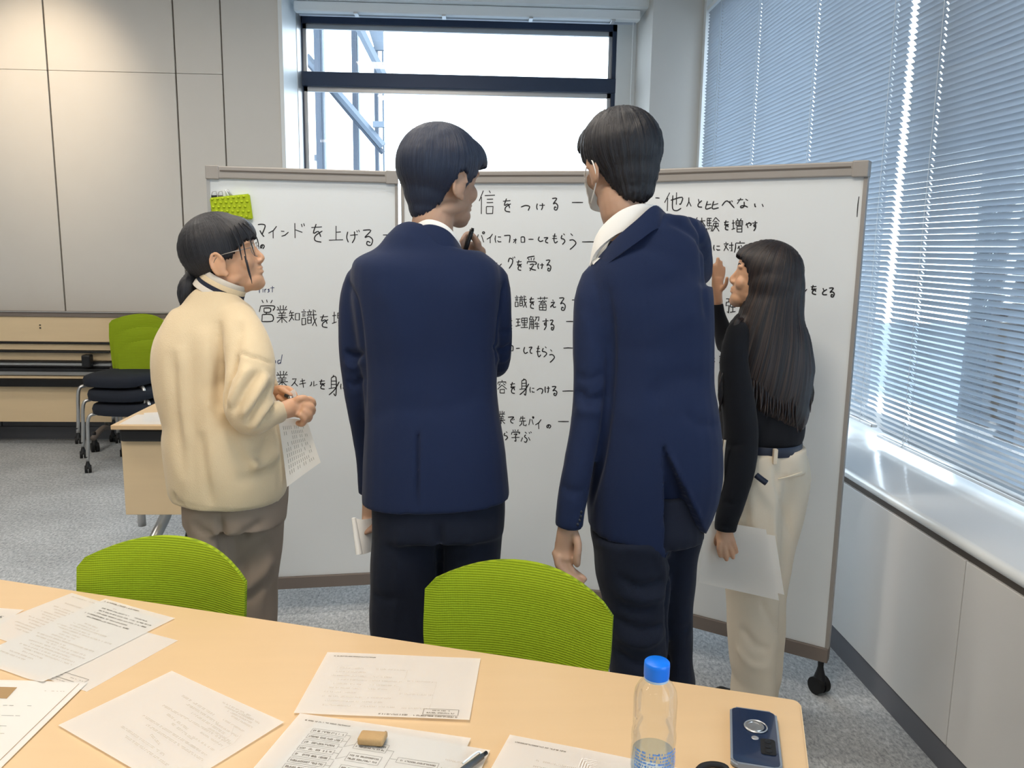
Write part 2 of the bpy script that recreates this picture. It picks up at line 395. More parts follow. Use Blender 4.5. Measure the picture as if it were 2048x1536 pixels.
def blind(y0, y1, zb, label, cords):
    t = thing('venetian_blind', (XBL, y0, zb), label, 'blind', 'venetian blinds along the right windows')
    me = slat_mesh(y1-y0, [y-y0 for y in cords]); z = zb+.03; k = 0
    while z < 3.17:
        o = bpy.data.objects.new('slat', me); COL.objects.link(o); o.parent = t
        o.location = (random.uniform(-.0006, .0006), 0, z-zb); o.rotation_euler = (0, random.uniform(-.05, .05), random.uniform(-.0006, .0006))
        z += .0215; k += 1
    obj('bottom_rail', B((XBL-.013, y0, zb), (XBL+.013, y1, zb+.014), .003), M_alum, t)
    obj('head_rail', B((XBL-.02, y0, 3.17), (XBL+.02, y1, 3.2), .002), M_white, t)
    for y in cords:
        bm = wire([(XBL-.013, y, zb), (XBL-.013, y, 3.17)], .0009, 5); wire2 = tube(bm, [(XBL+.013, y, zb, .0009, .0009), (XBL+.013, y, 3.17, .0009, .0009)], n=5, sub=1)
        obj('ladder_cord', bm, M_white, t)
    return t
bl1 = blind(3.285, 6.17, .775, 'white venetian blind nearer the window corner, its bottom rail well above the ledge', (3.39, 4.18, 5.05, 5.85))
bl2 = blind(.25, 3.235, .748, 'white venetian blind nearest the viewer, its bottom rail just above the ledge', (3.03, 2.3, 1.5, .6))
obj('pull_cord', wire([(XBL-.016, 3.0, .8), (XBL-.017, 3.02, .763), (XBL-.016, 3.03, .755)], .0012, 6), M_white, bl2)
# exterior pillar seen through the blind
PX = 2.10
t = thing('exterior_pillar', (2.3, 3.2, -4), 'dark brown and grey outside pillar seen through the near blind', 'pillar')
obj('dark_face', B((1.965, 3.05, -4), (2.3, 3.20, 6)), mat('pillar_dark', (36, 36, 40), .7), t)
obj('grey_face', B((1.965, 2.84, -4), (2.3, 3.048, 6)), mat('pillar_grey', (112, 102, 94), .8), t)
# outside world
struct('ground_outside', B((-60, 9, -9.2), (90, 120, -9)), mat('pale_paving', (92, 102, 112), .9))
struct('ground_outside_right', B((4, -60, -9.2), (90, 9, -9)), mat('pale_paving2', (92, 102, 112), .9))
M_bld = mat('pale_building', (82, 92, 106), .8); M_bld2 = mat('grey_window_band', (44, 54, 70), .4)
for i, (x, y, wx, wy, h, lb) in enumerate(((22, 14, 8, 10, -3.2, 'low pale building outside seen through the lower blind slats'), (34, 34, 9, 10, 1.0, 'pale office block outside beyond the corner of the blinds'), (20, 2, 7, 8, -4.5, 'low flat-roofed pale building below the near blind'))):
    t = thing('far_building', (x, y, -9), lb, 'building')
    obj('building_wall', B((x, y, -9), (x+wx, y+wy, h)), M_bld, t)
    for k in range(3):
        for j in range(6): obj('window', B((x-.05, y+.6+j*(wy-1)/6, h-1.6-k*2.2), (x+.02, y+.6+(j+.7)*(wy-1)/6, h-.6-k*2.2)), M_bld2, t)
# steel-framed stair tower outside the back window
M_tow = mat('tower_steel', (54, 62, 74), .5, metal=.2); M_tow2 = mat('tower_white', (84, 94, 106), .5)
tw = thing('stair_tower', (-4.4, 20, -9), 'grey steel framed stair tower with diagonal braces outside the back window', 'tower')
YT = 20.0
def tcol(px, wpx, m, yy=YT):
    a = ypl(px-wpx/2, 200, yy).x; b_ = ypl(px+wpx/2, 200, yy).x
    obj('column', B((a, yy, -9), (b_, yy+.25, 16)), m, tw)
for px, wpx, m, yy in ((636, 12, M_tow, 20), (645, 4, M_tow2, 20.1), (709, 9, M_tow, 21), (715, 3, M_tow2, 21.1), (752, 7, M_tow, 22), (766, 3, M_tow2, 22.2)): tcol(px, wpx, m, yy)
for (a, b_, wd, m, yy) in (((612, 112), (766, 292), .09, M_tow2, 20.4), ((612, 122), (766, 306), .06, M_tow, 20.5), ((716, 52), (766, 150), .10, M_tow2, 20.6), ((722, 52), (768, 150), .05, M_tow, 20.7)):
    p, q = ypl(*a, yy), ypl(*b_, yy); obj('brace', wire([p, q], wd, 4), m, tw)
for py in (245, 312): 
    a, b_ = ypl(628 if py == 312 else 745, py, 20.3), ypl(648 if py == 312 else 768, py, 20.3)
    obj('crossbar', B((a.x, 20.3, a.z-.1), (b_.x, 20.45, b_.z+.03)), M_tow2, tw)
for (p1, p2, p3, p4) in (((735, 52), (766, 52), (767, 100), (750, 100)),):
    obj('roof_panel', prism([ypl(*p, 20.8) for p in (p1, p2, p3, p4)], (0, .12, 0)), M_tow2, tw)

# ================================================================== WHITEBOARD
BP = [V((-.99, 3.163, 0)), V((-.285, 3.25, 0)), V((.52, 3.04, 0)), V((1.215, 2.552, 0))]
wb = thing('whiteboard', (.1, 3.1, 0), 'tall three-panel white folding whiteboard on castors covered in black handwriting', 'whiteboard')
ZB0, ZB1, ZT0, ZT1 = .119, .169, 1.727, 1.772
def panel_n(i):
    d = (BP[i+1]-BP[i]).normalized(); return d, V((d.y, -d.x, 0))   # normal toward the room
def castor(p, par, s=1.0, ang=0, twin=True):
    """p: floor contact"""
    rt = Matrix.Rotation(ang, 3, 'Z'); r = .026*s
    bm = bmesh.new()
    for k in ((-1, 1) if twin else (0,)):
        q = bmesh.ops.create_cone(bm, cap_ends=True, segments=20, radius1=r, radius2=r, depth=.017*s)
        for v in q['verts']:
            x, y, z = v.co; v.co = rt @ V((z+k*.012*s, x, y))+V(p)+V((0, 0, r))
    w_ = obj('castor_wheel', bm, M_rubber, par, smooth=30)
    bm = bmesh.new(); tube(bm, [(p[0], p[1], p[2]+r*1.2, r*.75, r*.95), (p[0], p[1], p[2]+r*2.15, r*.6, r*.6), (p[0], p[1], p[2]+r*3.2, r*.32, r*.32), (p[0], p[1], p[2]+r*4.4, r*.42, r*.42)], n=14, sub=2)
    obj('castor_housing', bm, M_black, par, smooth=1)
for i in range(3):
    d, n = panel_n(i); A, Bq = BP[i]+d*.006, BP[i+1]-d*.006; ln = (Bq-A).length
    ang = math.atan2(d.y, d.x); rt = Matrix.Rotation(ang, 3, 'Z')
    def lb(lo, hi, bev=0, A=A, rt=rt):
        bm = B(lo, hi, bev)
        for v in bm.verts: v.co = rt @ v.co+A
        return bm
    obj('board_panel', lb((.012, 0, ZB1), (ln-.012, .018, ZT0)), M_board, wb)
    obj('side_frame', lb((0, -.004, ZB1), (.012, .022, ZT0)), M_frame if i else M_alum, wb)
    obj('side_frame', lb((ln-.012, -.004, ZB1), (ln, .022, ZT0)), M_frame, wb)
    rl = obj('top_rail', lb((.0, -.012, ZT0), (ln, .03, ZT1), .004), M_frame, wb)
    obj('groove', lb((.05, -.0135, ZT1-.020), (ln-.05, -.011, ZT1-.0145)), M_groove, rl)
    for a in (0, ln-.045): obj('end_cap', lb((a-.001, -.015, ZT0-.003), (a+.046, .033, ZT1+.002), .003), M_frame, rl)
    obj('kick_rail', lb((0, -.010, ZB0), (ln, .028, ZB1-.001), .002), M_kick, wb)
for i, p in enumerate((BP[0]+V((.03, .01, 0)), BP[3]+V((-.02, .02, 0)), BP[1]+V((-.03, .012, 0)), BP[2]+V((.0, .012, 0)))):
    castor((p.x, p.y, 0), wb, 1.15, .4)
def board_pt(px, py):
    i = 0 if px < 811 else (1 if px < 1245 else 2)
    d, n = panel_n(i); return ppl(px, py, BP[i]+d*.006, n)+n*.0006, n
G = {
'マ': "0,10 60,8 90,20 60,72 52,80/25,52 50,80 78,98", 'イ': "95,5 60,38 5,60/55,42 58,100", 'ン': "12,28 52,33/18,96 60,84 100,42",
'ド': "20,0 22,100/25,45 80,62/72,5 80,25/92,0 98,20", 'を': "10,20 85,15/45,0 25,50 60,42 78,72/88,38 38,65 36,92 82,100",
'上': "50,0 50,92/52,42 85,40/0,95 100,92", 'げ': "15,10 8,55 20,95/35,38 95,32/68,8 70,60 50,100/86,0 92,16/100,-5 107,12",
'る': "15,8 75,8 30,50 60,45 90,65 75,98 45,95 50,75 72,82", 'ー': "0,50 50,48 100,52", '営': "20,0 28,14/48,-2 52,12/82,0 72,14/12,28 5,56/12,28 92,28 85,50/32,38 32,56/32,38 68,38 68,56 32,57/50,57 42,68/22,68 20,100/22,68 78,68 82,98 20,100",
'業': "35,0 38,22/62,0 60,22/12,8 22,22/88,4 76,20/5,26 95,24/32,30 38,42/68,30 60,42/15,46 85,44/20,58 80,57/5,70 95,69/50,44 50,100/48,70 10,98/52,70 92,98",
'知': "20,0 8,30/18,18 48,16/5,42 50,40/30,18 28,55 5,92/30,55 48,82/60,25 60,80/60,25 95,24 93,78 60,79",
'識': "15,0 20,8/2,15 32,14/8,27 28,26/8,38 28,37/6,52 6,90/6,52 28,52 28,88 6,90/52,0 53,10/38,14 68,12/44,18 48,30/62,16 57,30/36,34 98,30/42,44 42,82/42,44 64,43 64,80 42,82/42,62 62,61/76,0 80,50 98,98/96,50 70,95/84,5 92,14",
'増': "2,35 30,32/16,10 16,75/0,82 32,72/50,0 56,14/86,0 78,14/40,18 40,50/40,18 96,18 96,48 40,50/68,18 68,50/40,34 96,33/48,58 48,100/48,58 90,58 90,100 48,100/48,78 90,77",
'ス': "15,12 75,8 52,50 5,95/50,52 95,95", 'キ': "15,32 80,20/5,62 92,48/42,0 60,100", 'ル': "25,10 24,60 5,95/55,0 55,90 98,60",
'身': "50,0 42,12/28,14 28,62/28,14 70,12 68,98 50,90/28,30 70,29/28,46 70,45/5,66 78,60/98,32 60,70 8,98", 'に': "15,5 8,50 18,95/45,25 88,25/42,68 55,85 92,84",
'信': "30,0 5,45/18,28 18,100/65,0 72,10/38,22 100,20/50,38 88,37/50,52 88,51/48,68 48,98/48,68 88,68 86,98 48,98", 'つ': "0,45 50,15 95,30 92,65 78,100",
'け': "15,8 8,55 18,98/38,35 98,30/70,2 72,60 60,100", 'パ': "30,25 5,95/62,30 88,90/85,0 74,9 84,19 97,10 86,0", 'フ': "2,8 70,4 95,15 82,98", 'ォ': "10,30 95,30/68,5 66,100/62,34 5,85",
'ロ': "12,8 14,98/12,8 70,8 92,30 92,98/14,96 92,96", 'し': "25,0 8,60 40,98 98,78", 'て': "5,15 90,10 45,50 50,88 95,98", 'も': "50,0 30,60 55,98 95,80/10,25 75,28/5,52 85,52",
'ら': "55,0 80,15/25,15 5,45 60,52 85,72 30,100", 'う': "25,0 55,14/5,42 60,40 98,60 60,82 15,100", '受': "80,0 20,8 8,18/22,16 26,30/48,12 46,28/80,10 72,30/8,38 5,52/8,38 85,38 98,52 80,56/32,58 72,56 50,80 35,98/30,78 60,90 95,95",
'グ': "15,45 30,10 65,22 60,60 25,100/68,0 76,14/86,-4 94,10", '蓄': "5,14 95,12/32,2 33,24/66,0 64,24/50,24 50,32/15,36 85,34/45,36 25,50 70,48/58,40 78,54/22,62 22,100/22,62 80,61 79,100 22,100/50,62 50,100/22,80 80,79",
'え': "40,0 60,10/15,38 75,32 5,98 45,62 60,95 98,90", '理': "3,20 38,18/5,48 36,46/20,20 20,78/0,84 40,74/50,10 50,52/50,10 95,9 94,52 50,52/50,30 94,30/72,10 72,95/52,72 92,71/42,97 100,95",
'解': "22,0 5,25/20,8 42,8 34,22/12,25 10,80 2,98/12,25 44,24 44,95 36,95/12,42 44,42/12,60 44,60/28,25 28,95/58,8 95,7 92,35 84,34/74,8 55,40/66,48 56,62/60,60 96,58/52,78 100,76/78,45 78,100",
'す': "5,24 98,18/60,0 62,50 42,60 36,42 62,44 62,75 30,105", '容': "50,0 50,10/12,15 8,34/12,15 90,14 88,28/35,26 20,42/62,26 82,40/50,38 5,72/50,38 98,70/30,72 30,100/30,72 74,71 73,100 30,100",
'で': "5,18 85,12 45,50 50,85 80,98/68,45 76,60/84,38 92,52", '先': "30,5 12,40/22,22 80,20/50,0 50,48/5,52 95,48/38,50 35,78 5,100/60,50 60,92 92,97 97,80",
'の': "52,18 38,72 15,80 8,50 38,18 80,22 92,55 60,98", '学': "20,2 28,16/46,0 50,14/82,0 72,14/10,24 5,44/10,24 92,24 88,38/30,42 68,40 50,56 54,98 36,96/5,70 95,68",
'ぶ': "40,5 56,18/48,28 38,48 60,70 50,98 32,90/18,55 5,90/72,52 88,82/76,5 84,20/92,0 100,14", '他': "28,0 0,55/17,30 15,100/34,42 95,26 88,62 80,60/66,0 64,66/46,15 44,85 66,98 90,85", '人': "50,0 45,50 5,100/48,45 95,100",
'と': "25,0 42,42/92,18 25,60 28,92 95,95", '比': "18,0 5,88 45,72/12,42 45,36/62,0 52,85 98,76/60,45 95,28", 'べ': "0,65 40,10 98,88/62,10 68,28/78,4 84,22", 'な': "8,20 55,16/35,0 5,60/72,12 92,26/62,36 60,85 38,98 34,82 62,78 92,92",
'い': "8,20 12,75 22,90/84,30 98,85", '験': "10,5 10,60/10,6 42,5/26,6 26,58/10,22 40,22/10,40 40,40/10,60 46,58 42,98 34,95/4,75 8,90/16,72 20,86/28,70 32,84/72,0 50,30/72,0 100,28/62,30 84,29/56,42 56,62/56,42 92,42 92,62 56,62/74,36 72,66 48,98/74,64 98,98",
'や': "0,55 60,28 98,38 72,66/55,10 64,30/18,25 45,100", '体': "28,0 2,45/16,28 16,100/38,28 98,26/68,2 68,98/66,28 36,75/70,28 100,72/54,76 84,75", '対': "25,0 28,14/2,20 52,18/40,20 5,92/12,35 50,88/55,35 100,31/82,2 84,98 70,90/62,55 68,68",
'応': "50,0 50,12/12,18 95,16/12,18 10,60 0,98/38,45 30,65/42,38 45,90 80,92 82,75/58,35 66,48/85,40 95,60", '強': "5,8 35,8 32,28 8,30 5,50 36,50 28,98 14,88/72,0 50,24 92,22/82,10 96,30/48,36 48,60/48,36 92,36 92,60 48,60/70,28 70,88/42,92 95,88",
'f': "75,2 45,8 42,100/0,30 90,24", 'i': "50,38 50,98/48,8 50,16", 'r': "20,40 26,98/26,62 50,42 85,42", 's': "85,40 35,46 75,72 25,96", 't': "55,0 50,96/8,32 98,26", 'n': "15,40 18,98/18,58 55,42 75,60 76,98", 'd': "62,58 22,66 30,98 68,84/96,0 66,98",
'|': "60,0 50,45 40,100", 'ニ': "20,20 85,18/5,85 98,80", }
TXT = [
 [('マ', 515.7, 446.5, 532, 474), ('イ', 536, 451, 554, 477), ('ン', 560, 458, 577, 473), ('ド', 584.6, 446.5, 609.5, 476), ('を', 620, 448, 648, 484), ('上', 658, 452, 686, 482), ('げ', 691.5, 461, 717, 486), ('る', 722, 458, 748, 491), ('ー', 766, 467, 791, 473)],
 [('ー', 501, 626, 510, 633), ('営', 517, 600, 551, 643), ('業', 552, 610.6, 576, 645.7), ('知', 577, 621, 600, 645), ('識', 602, 619, 634, 653), ('を', 638, 629, 659, 655), ('増', 664, 620, 692, 653)],
 [('業', 551.6, 742, 577, 773), ('ス', 582, 756, 596, 773), ('キ', 598, 757, 613, 775), ('ル', 619, 762, 635, 773), ('を', 637, 759, 652, 778), ('身', 656, 750, 679, 791), ('に', 680, 767, 693, 779)],
 [('信', 957, 381, 990, 428), ('を', 1004, 397, 1024, 424), ('つ', 1042, 409, 1060, 421), ('け', 1072, 406, 1090, 420), ('る', 1102, 395, 1117, 420), ('ー', 1144, 402, 1166, 408)],
 [('パ', 951, 463, 970, 487), ('イ', 973, 467, 986, 486), ('に', 989, 470, 1004, 486), ('フ', 1008, 470, 1021, 486), ('ォ', 1026, 476, 1034, 487), ('ロ', 1041, 473, 1050, 485), ('ー', 1057, 476, 1067, 481), ('し', 1076, 473, 1087, 483), ('て', 1087, 474, 1097, 486), ('も', 1104, 467, 1116, 486), ('ら', 1122, 467, 1131, 489), ('う', 1138, 467, 1152, 499), ('ー', 1164, 480, 1195, 487)],
 [('ニ', 972, 520, 984, 532), ('ン', 986, 521, 1003, 537), ('グ', 1014, 514, 1031, 537), ('を', 1032, 520, 1045, 541), ('受', 1053, 512, 1073, 542), ('け', 1075, 526, 1088, 538), ('る', 1090, 519, 1103, 542)],
 [('識', 1029, 591, 1054, 616), ('を', 1057, 594, 1070, 617), ('蓄', 1073.6, 593, 1097, 620), ('え', 1100, 600, 1112, 615), ('る', 1116, 594, 1132, 621), ('ー', 1144, 597, 1162, 603)],
 [('業', 1002, 636, 1026, 658), ('理', 1031, 634, 1056, 656), ('解', 1057.5, 632, 1079, 659), ('す', 1084, 637, 1097, 659), ('る', 1098, 639, 1109, 660), ('ー', 1132, 640, 1152, 646)],
 [('ロ', 1016, 690, 1027, 702), ('ー', 1032, 694, 1040, 699), ('し', 1047, 694, 1056, 707), ('て', 1057, 693, 1065, 707), ('も', 1072, 691, 1082, 714), ('ら', 1084, 693, 1095, 714), ('う', 1098, 699, 1109, 725), ('ー', 1127, 693, 1146, 699)],
 [('容', 994, 760, 1014, 786), ('を', 1019, 764, 1032, 787), ('身', 1038, 757, 1058, 790), ('に', 1059, 773, 1070, 786), ('つ', 1073.6, 775, 1086, 788), ('け', 1089, 772, 1100, 786), ('る', 1102, 772, 1115, 791), ('ー', 1125, 779, 1150, 785)],
 [('業', 994, 822, 1011, 848), ('で', 1015, 832, 1030, 847), ('先', 1038, 832, 1053, 852), ('パ', 1057, 833, 1068, 851), ('イ', 1070, 838, 1083, 858), ('の', 1093, 848, 1102, 857), ('ー', 1116, 840, 1138, 846)],
 [('か', 985, 862, 1000, 880), ('ら', 1008, 863, 1016, 880), ('学', 1022, 859, 1040, 882), ('ぶ', 1041, 863, 1063, 885)],
 [('ー', 1311, 393, 1319, 399), ('他', 1329, 385, 1366, 422), ('人', 1373, 395, 1383, 413), ('と', 1394, 398, 1405, 415), ('比', 1410, 402, 1438, 420), ('べ', 1444, 400, 1469, 418), ('な', 1473, 396, 1498, 416), ('い', 1508, 405, 1527, 415)],
 [('体', 1388, 435, 1411, 460), ('験', 1412, 435, 1439, 463), ('を', 1447, 441, 1459, 460), ('増', 1463, 437, 1486, 464), ('や', 1491, 443, 1503, 456), ('す', 1504, 442, 1515, 461)],
 [('に', 1426, 489, 1442, 502), ('対', 1447, 484, 1467, 503), ('応', 1469, 482, 1491, 506)],
 [('ン', 1602, 573, 1614, 586), ('を', 1620, 570, 1635, 589), ('と', 1643, 576, 1655, 590), ('る', 1656, 575, 1670, 594)],
 [('強', 1451, 595, 1472, 627)], [('に', 1421, 714, 1431, 725), ('対', 1438, 709, 1453, 728)], [('ー', 1424, 803, 1434, 807)], [('の', 520, 488, 529, 498)],
]
TXB = [[('f', 516, 573, 523, 586), ('i', 524, 573, 528, 585), ('r', 528, 574, 534, 585), ('s', 534, 574, 540, 585), ('t', 540, 572, 549, 585)], [('n', 546, 716, 553, 727), ('d', 553, 709, 565, 728)]]
G['か'] = "5,38 70,30 62,90 45,88/42,5 15,98/80,28 98,62"
for lines, mm in ((TXT, M_ink), (TXB, M_inkblue)):
    for ln in lines:
        bm = bmesh.new()
        for ch, x0, y0, x1, y1 in ln:
            for st in G[ch].split('/'):
                pp = [tuple(map(float, q.split(','))) for q in st.split()]
                closed = len(pp) > 3
                pp = [(x0+(x1-x0)*a/100+random.uniform(-.25, .25), y0+(y1-y0)*b_/100+random.uniform(-.25, .25)) for a, b_ in pp]
                if len(pp) > 2 and ch in 'をるつけしてもらうグのえすやとべないぶでマフドげか学身営受他比ロdfrsnパ': pp = [tuple(q) for q in cr_interp(pp, 4)]
                w3 = []
                for q in pp:
                    p3, n = board_pt(*q); w3.append(p3)
                ribbon(bm, w3, .0042 if mm is M_ink else .0031, n)
        obj('handwriting', bm, mm, wb)
bm = bmesh.new(); p3 = [board_pt(*q) for q in ((1718, 393), (1716, 408), (1715, 420), (1714, 434))]; ribbon(bm, [p[0] for p in p3], .003, p3[0][1]); obj('pen_mark', bm, M_ink, wb)
# lime pouch with clips and markers at the top corner
d, n = panel_n(0)
def lp(px, py, off=0): return ppl(px, py, BP[0]+d*.006, n)+n*(.001+off)
t = thing('quilted_pouch', lp(464, 410), 'lime green quilted rubber holder hung near the top corner of the whiteboard', 'holder')
c = [lp(421, 396), lp(500, 388), lp(507, 439), lp(427, 434)]
bm = prism(c, n*.022); bmesh.ops.bevel(bm, geom=bm.edges[:], offset=.004, segments=3, affect='EDGES'); obj('pouch_body', bm, M_lime, t, smooth=40)
bm = bmesh.new()
for i in range(7):
    for j in range(5):
        u, v_ = (i+.5+(j % 2)*.5)/7.6, (j+.5)/5
        p = c[0].lerp(c[1], u).lerp(c[3].lerp(c[2], u), v_)+n*.022; ell(bm, p, (.0055, .0055, .0045), seg=8)
obj('quilting', bm, M_lime, t, smooth=1)
for k, (a, b_) in enumerate((((425, 392), (435, 384)), ((438, 393), (447, 383)))):
    t = thing('binder_clip', lp(a[0]+4, 396), ['black binder clip with steel handles on the green holder, nearer the board edge', 'grey binder clip on the green holder, nearer the markers'][k], 'clip')
    p0 = lp(a[0]-1, 391, .006); p1 = lp(b_[0], 391, .006)
    obj('clip_body', prism([p0, p1, p1+V((0, 0, -.011)), p0+V((0, 0, -.011))], n*.01), M_black if k == 0 else M_groove, t)
    obj('clip_handle', wire([p0+n*.004, lp(a[0]+1, 384, .01), lp(b_[0]-2, 383, .01), p1+n*.004], .0013, 6), M_steel, t)
for k, (a, b_, cm) in enumerate((((452, 380), (460, 396), M_white), ((455, 380), (468, 396), M_alum))):
    o = obj('marker', wire([lp(*b_, .008), lp(a[0]+2, a[1]+4, .008), lp(*a, .008)], .0042, 10), cm, smooth=1)
    tag(o, ['white board marker standing in the green holder', 'grey board marker leaning beside the white one in the green holder'][k], 'marker')

# ================================================================== TABLE
TZ = .715
C0 = V((.582, 1.321, 0)); ta = V((-.9497, .3132, 0)).normalized(); tb = V((-ta.y, ta.x, 0))
if tb.y > 0: tb = -tb
def TP(a, b_, z): return C0+ta*a+tb*b_+V((0, 0, z))
tt = thing('meeting_table', TP(1.05, .375, 0), 'pale beech conference table in the foreground scattered with papers', 'table')
def rrect(L_, W_, r, z):
    pts = []
    for cx, cy, a0 in ((r, r, 180), (L_-r, r, 270), (L_-r, W_-r, 0), (r, W_-r, 90)):
        for k in range(5):
            a = math.radians(a0+k*22.5); pts.append(TP(cx+r*math.cos(a), cy+r*math.sin(a), z))
    return pts
bm = prism(rrect(2.1, .75, .014, TZ-.024), (0, 0, .024)); bmesh.ops.bevel(bm, geom=[e for e in bm.edges if abs(e.verts[0].co.z-e.verts[1].co.z) < .001], offset=.0025, segments=2, affect='EDGES')
obj('tabletop', bm, M_beech, tt, smooth=35)
obj('edge_band', prism([TP(.0-.0012, .01, TZ-.020), TP(2.1012, .01, TZ-.020), TP(2.1012, .74, TZ-.020), TP(-.0012, .74, TZ-.020)], (0, 0, .016)), M_edge, tt)
for a in (.18, 1.92):
    obj('upright', wire([TP(a, .4, TZ-.03), TP(a, .4, .12)], .03, 14), M_steel, tt, smooth=1)
    obj('foot', wire([TP(a, .08, .085), TP(a, .4, .13), TP(a, .68, .085)], .02, 12, 4), M_steel, tt, smooth=1)
    for b_ in (.09, .67): castor(TP(a, b_, 0), tt, 1.0, .3)
obj('crossbar', wire([TP(.18, .4, .62), TP(1.92, .4, .62)], .02, 12), M_black, tt, smooth=1)

# ================================================================== CHAIRS
def make_chair(label, group):
    t = thing('meeting_chair', (0, 0, 0), label, 'chair', group)
    # backrest: curved, rounded top, tapered bottom; local: sitter faces -Y
    W, ZT_, ZB_ = .208, .824, .435
    bm = bmesh.new(); nx, nz = 14, 14; gf, gb = [], []
    def prof(u, v_):   # u -1..1, v 0..1
        hw = W*(.80+.20*min(1, v_*1.5)**.8)
        if v_ > .93: hw *= 1-.10*((v_-.93)/.07)**2
        top = ZT_-.042*abs(u)**2.2
        z = ZB_+(top-ZB_)*v_
        y = .205+.055*(v_**1.4)-.060*u*u+.012*math.sin(v_*math.pi)
        return V((u*hw, y, z))
    for off, g in ((-.016, gf), (.016, gb)):
        for i in range(nx+1):
            row = []
            for j in range(nz+1):
                u, v_ = -1+2*i/nx, j/nz; p = prof(u, v_)
                e = min(1-abs(u), v_ if v_ < .5 else 1-v_)
                k = min(1, e/.10)**.5 if e < .10 else 1
                row.append(bm.verts.new(p+V((0, off*(.35+.65*k), 0))))
            g.append(row)
    for i in range(nx):
        for j in range(nz):
            bm.faces.new((gf[i][j], gf[i+1][j], gf[i+1][j+1], gf[i][j+1])); bm.faces.new((gb[i][j], gb[i][j+1], gb[i+1][j+1], gb[i+1][j]))
    for i in range(nx):
        for j in (0, nz): bm.faces.new((gf[i][j], gf[i+1][j], gb[i+1][j], gb[i][j]))
    for j in range(nz):
        for i in (0, nx): bm.faces.new((gf[i][j], gf[i][j+1], gb[i][j+1], gb[i][j]))
    obj('backrest', bm, M_green, t, smooth=60)
    for s in (-1, 1): bm = bmesh.new(); tube(bm, [(s*.15, .225, .53, .022, .012), (s*.16, .22, .48, .024, .014), (s*.19, .19, .44, .03, .016), (s*.195, .12, .41, .03, .018)], n=10, sub=3); obj('back_support', bm, M_black, t, smooth=40)
    for z_, w_ in ((.46, .012), (.52, .01)): bm = bmesh.new(); tube(bm, [(-.15, .238, z_, w_, w_), (.15, .238, z_, w_, w_)], n=10, lat=(0, 0, 1)); obj('back_bar', bm, M_black, t, smooth=40)
    # seat
    bm = bmesh.new(); prev = []
    for z, s in ((.395, .90), (.400, .985), (.425, 1.0), (.445, .97), (.455, .86), (.458, .5)):
        row = []
        for k in range(32):
            a = 2*math.pi*k/32; cx, sy = math.cos(a), math.sin(a)
            x = .225*s*math.copysign(abs(cx)**.6, cx); y = -.02+.215*s*math.copysign(abs(sy)**.6, sy)
            zz = z-(.02*((-y-.1)/.15)**2 if y < -.1 else 0)
            row.append(bm.verts.new((x, y, zz)))
        if prev:
            for k in range(32): bm.faces.new((prev[k], prev[(k+1) % 32], row[(k+1) % 32], row[k]))
        else: bm.faces.new(row[::-1])
        prev = row
    bm.faces.new(prev); obj('seat', bm, M_navyseat, t, smooth=50)
    obj('seat_shell', B((-.17, -.18, .375), (.17, .16, .397), .008), M_black, t, smooth=30)
    for sx in (-1, 1):
        for sy in (-1, 1):
            y = -.19 if sy < 0 else .20
            pts = [(sx*.12, y*.5, .385), (sx*.19, y*.8, .383), (sx*.222, y*.98, .355), (sx*.230, y*1.03, .20), (sx*.235, y*1.08, .075)]
            obj('leg', wire(pts, .0115, 10, 4), M_steel, t, smooth=1)
            castor((sx*.235, y*1.08, 0), t, .95, .5)
    return t
def copy_tree(o, parent=None):
    c = o.copy(); COL.objects.link(c)
    if parent is not None: c.parent = parent
    for ch in list(o.children): copy_tree(ch, c)
    return c
ch1 = make_chair('lime green mesh chair pushed up to the table below the woman in cream', 'lime green meeting chairs')
ch2 = copy_tree(ch1); ch2['label'] = 'lime green mesh chair pushed up to the table between the two men in navy suits'
stack = []
for k, lb in enumerate(('lowest lime green chair of the stack by the folded table, its castors on the floor', 'middle lime green chair of the stack by the folded table', 'topmost lime green chair of the stack by the folded table, navy seat on view')):
    c = copy_tree(ch1); c['label'] = lb; c['group'] = 'stacked green chairs at the back wall'; stack.append(c)
    c.location = (-2.24-.045*k, 5.50+.045*k, .085*k); c.rotation_euler = (0, 0, math.radians(-7))
def place_chair(c, a, b_):
    m = (V(a)+V(b_))/2; ang = math.atan2(b_[1]-a[1], b_[0]-a[0])
    rt = Matrix.Rotation(ang, 3, 'Z'); c.rotation_euler = (0, 0, ang); c.location = V((m.x, m.y, 0))-rt @ V((0, .20, 0))
place_chair(ch1, (-.901, 1.848, 0), (-.501, 1.757, 0)); place_chair(ch2, (-.095, 1.718, 0), (.286, 1.573, 0))

# ================================================================== FOLDED TABLE STACK at back wall
t = thing('folding_table', (-3.1, 6.05, 0), 'beech flip-top tables folded upright and parked against the back wall', 'table')
xa, xb = -4.3, -2.12
def zz(py): return ypl(100, py, 6.05).z
obj('top_rail', B((xa, 6.03, zz(633)), (xb, 6.07, zz(622)), .004), M_kick, t)
obj('top_rail_lip', B((xa, 6.022, zz(624)), (xb, 6.032, zz(622.4)), .001), M_alum, t)
obj('tabletop', B((xa, 6.04, zz(683)), (xb, 6.065, zz(634)), .002), M_beech2, t)
for (y0, y1, m, d) in ((687, 684.5, M_black, 6.03), (700, 688, M_beech2, 6.05), (704.5, 701, M_black, 6.02), (721, 705, M_beech2, 6.06), (724, 722, M_black, 6.02), (731, 725, M_steel, 6.04), (734, 731.5, M_black, 6.03), (741.5, 735, M_black, 6.0), (751, 742, M_alum, 6.05), (756, 751.5, M_beech2, 6.02), (771, 757, M_rubber, 5.99)):
    obj('rail', B((xa, d, zz(y0)), (-2.62 if y0 > 700 else xb, 6.09, zz(y1)), .002), m, t)
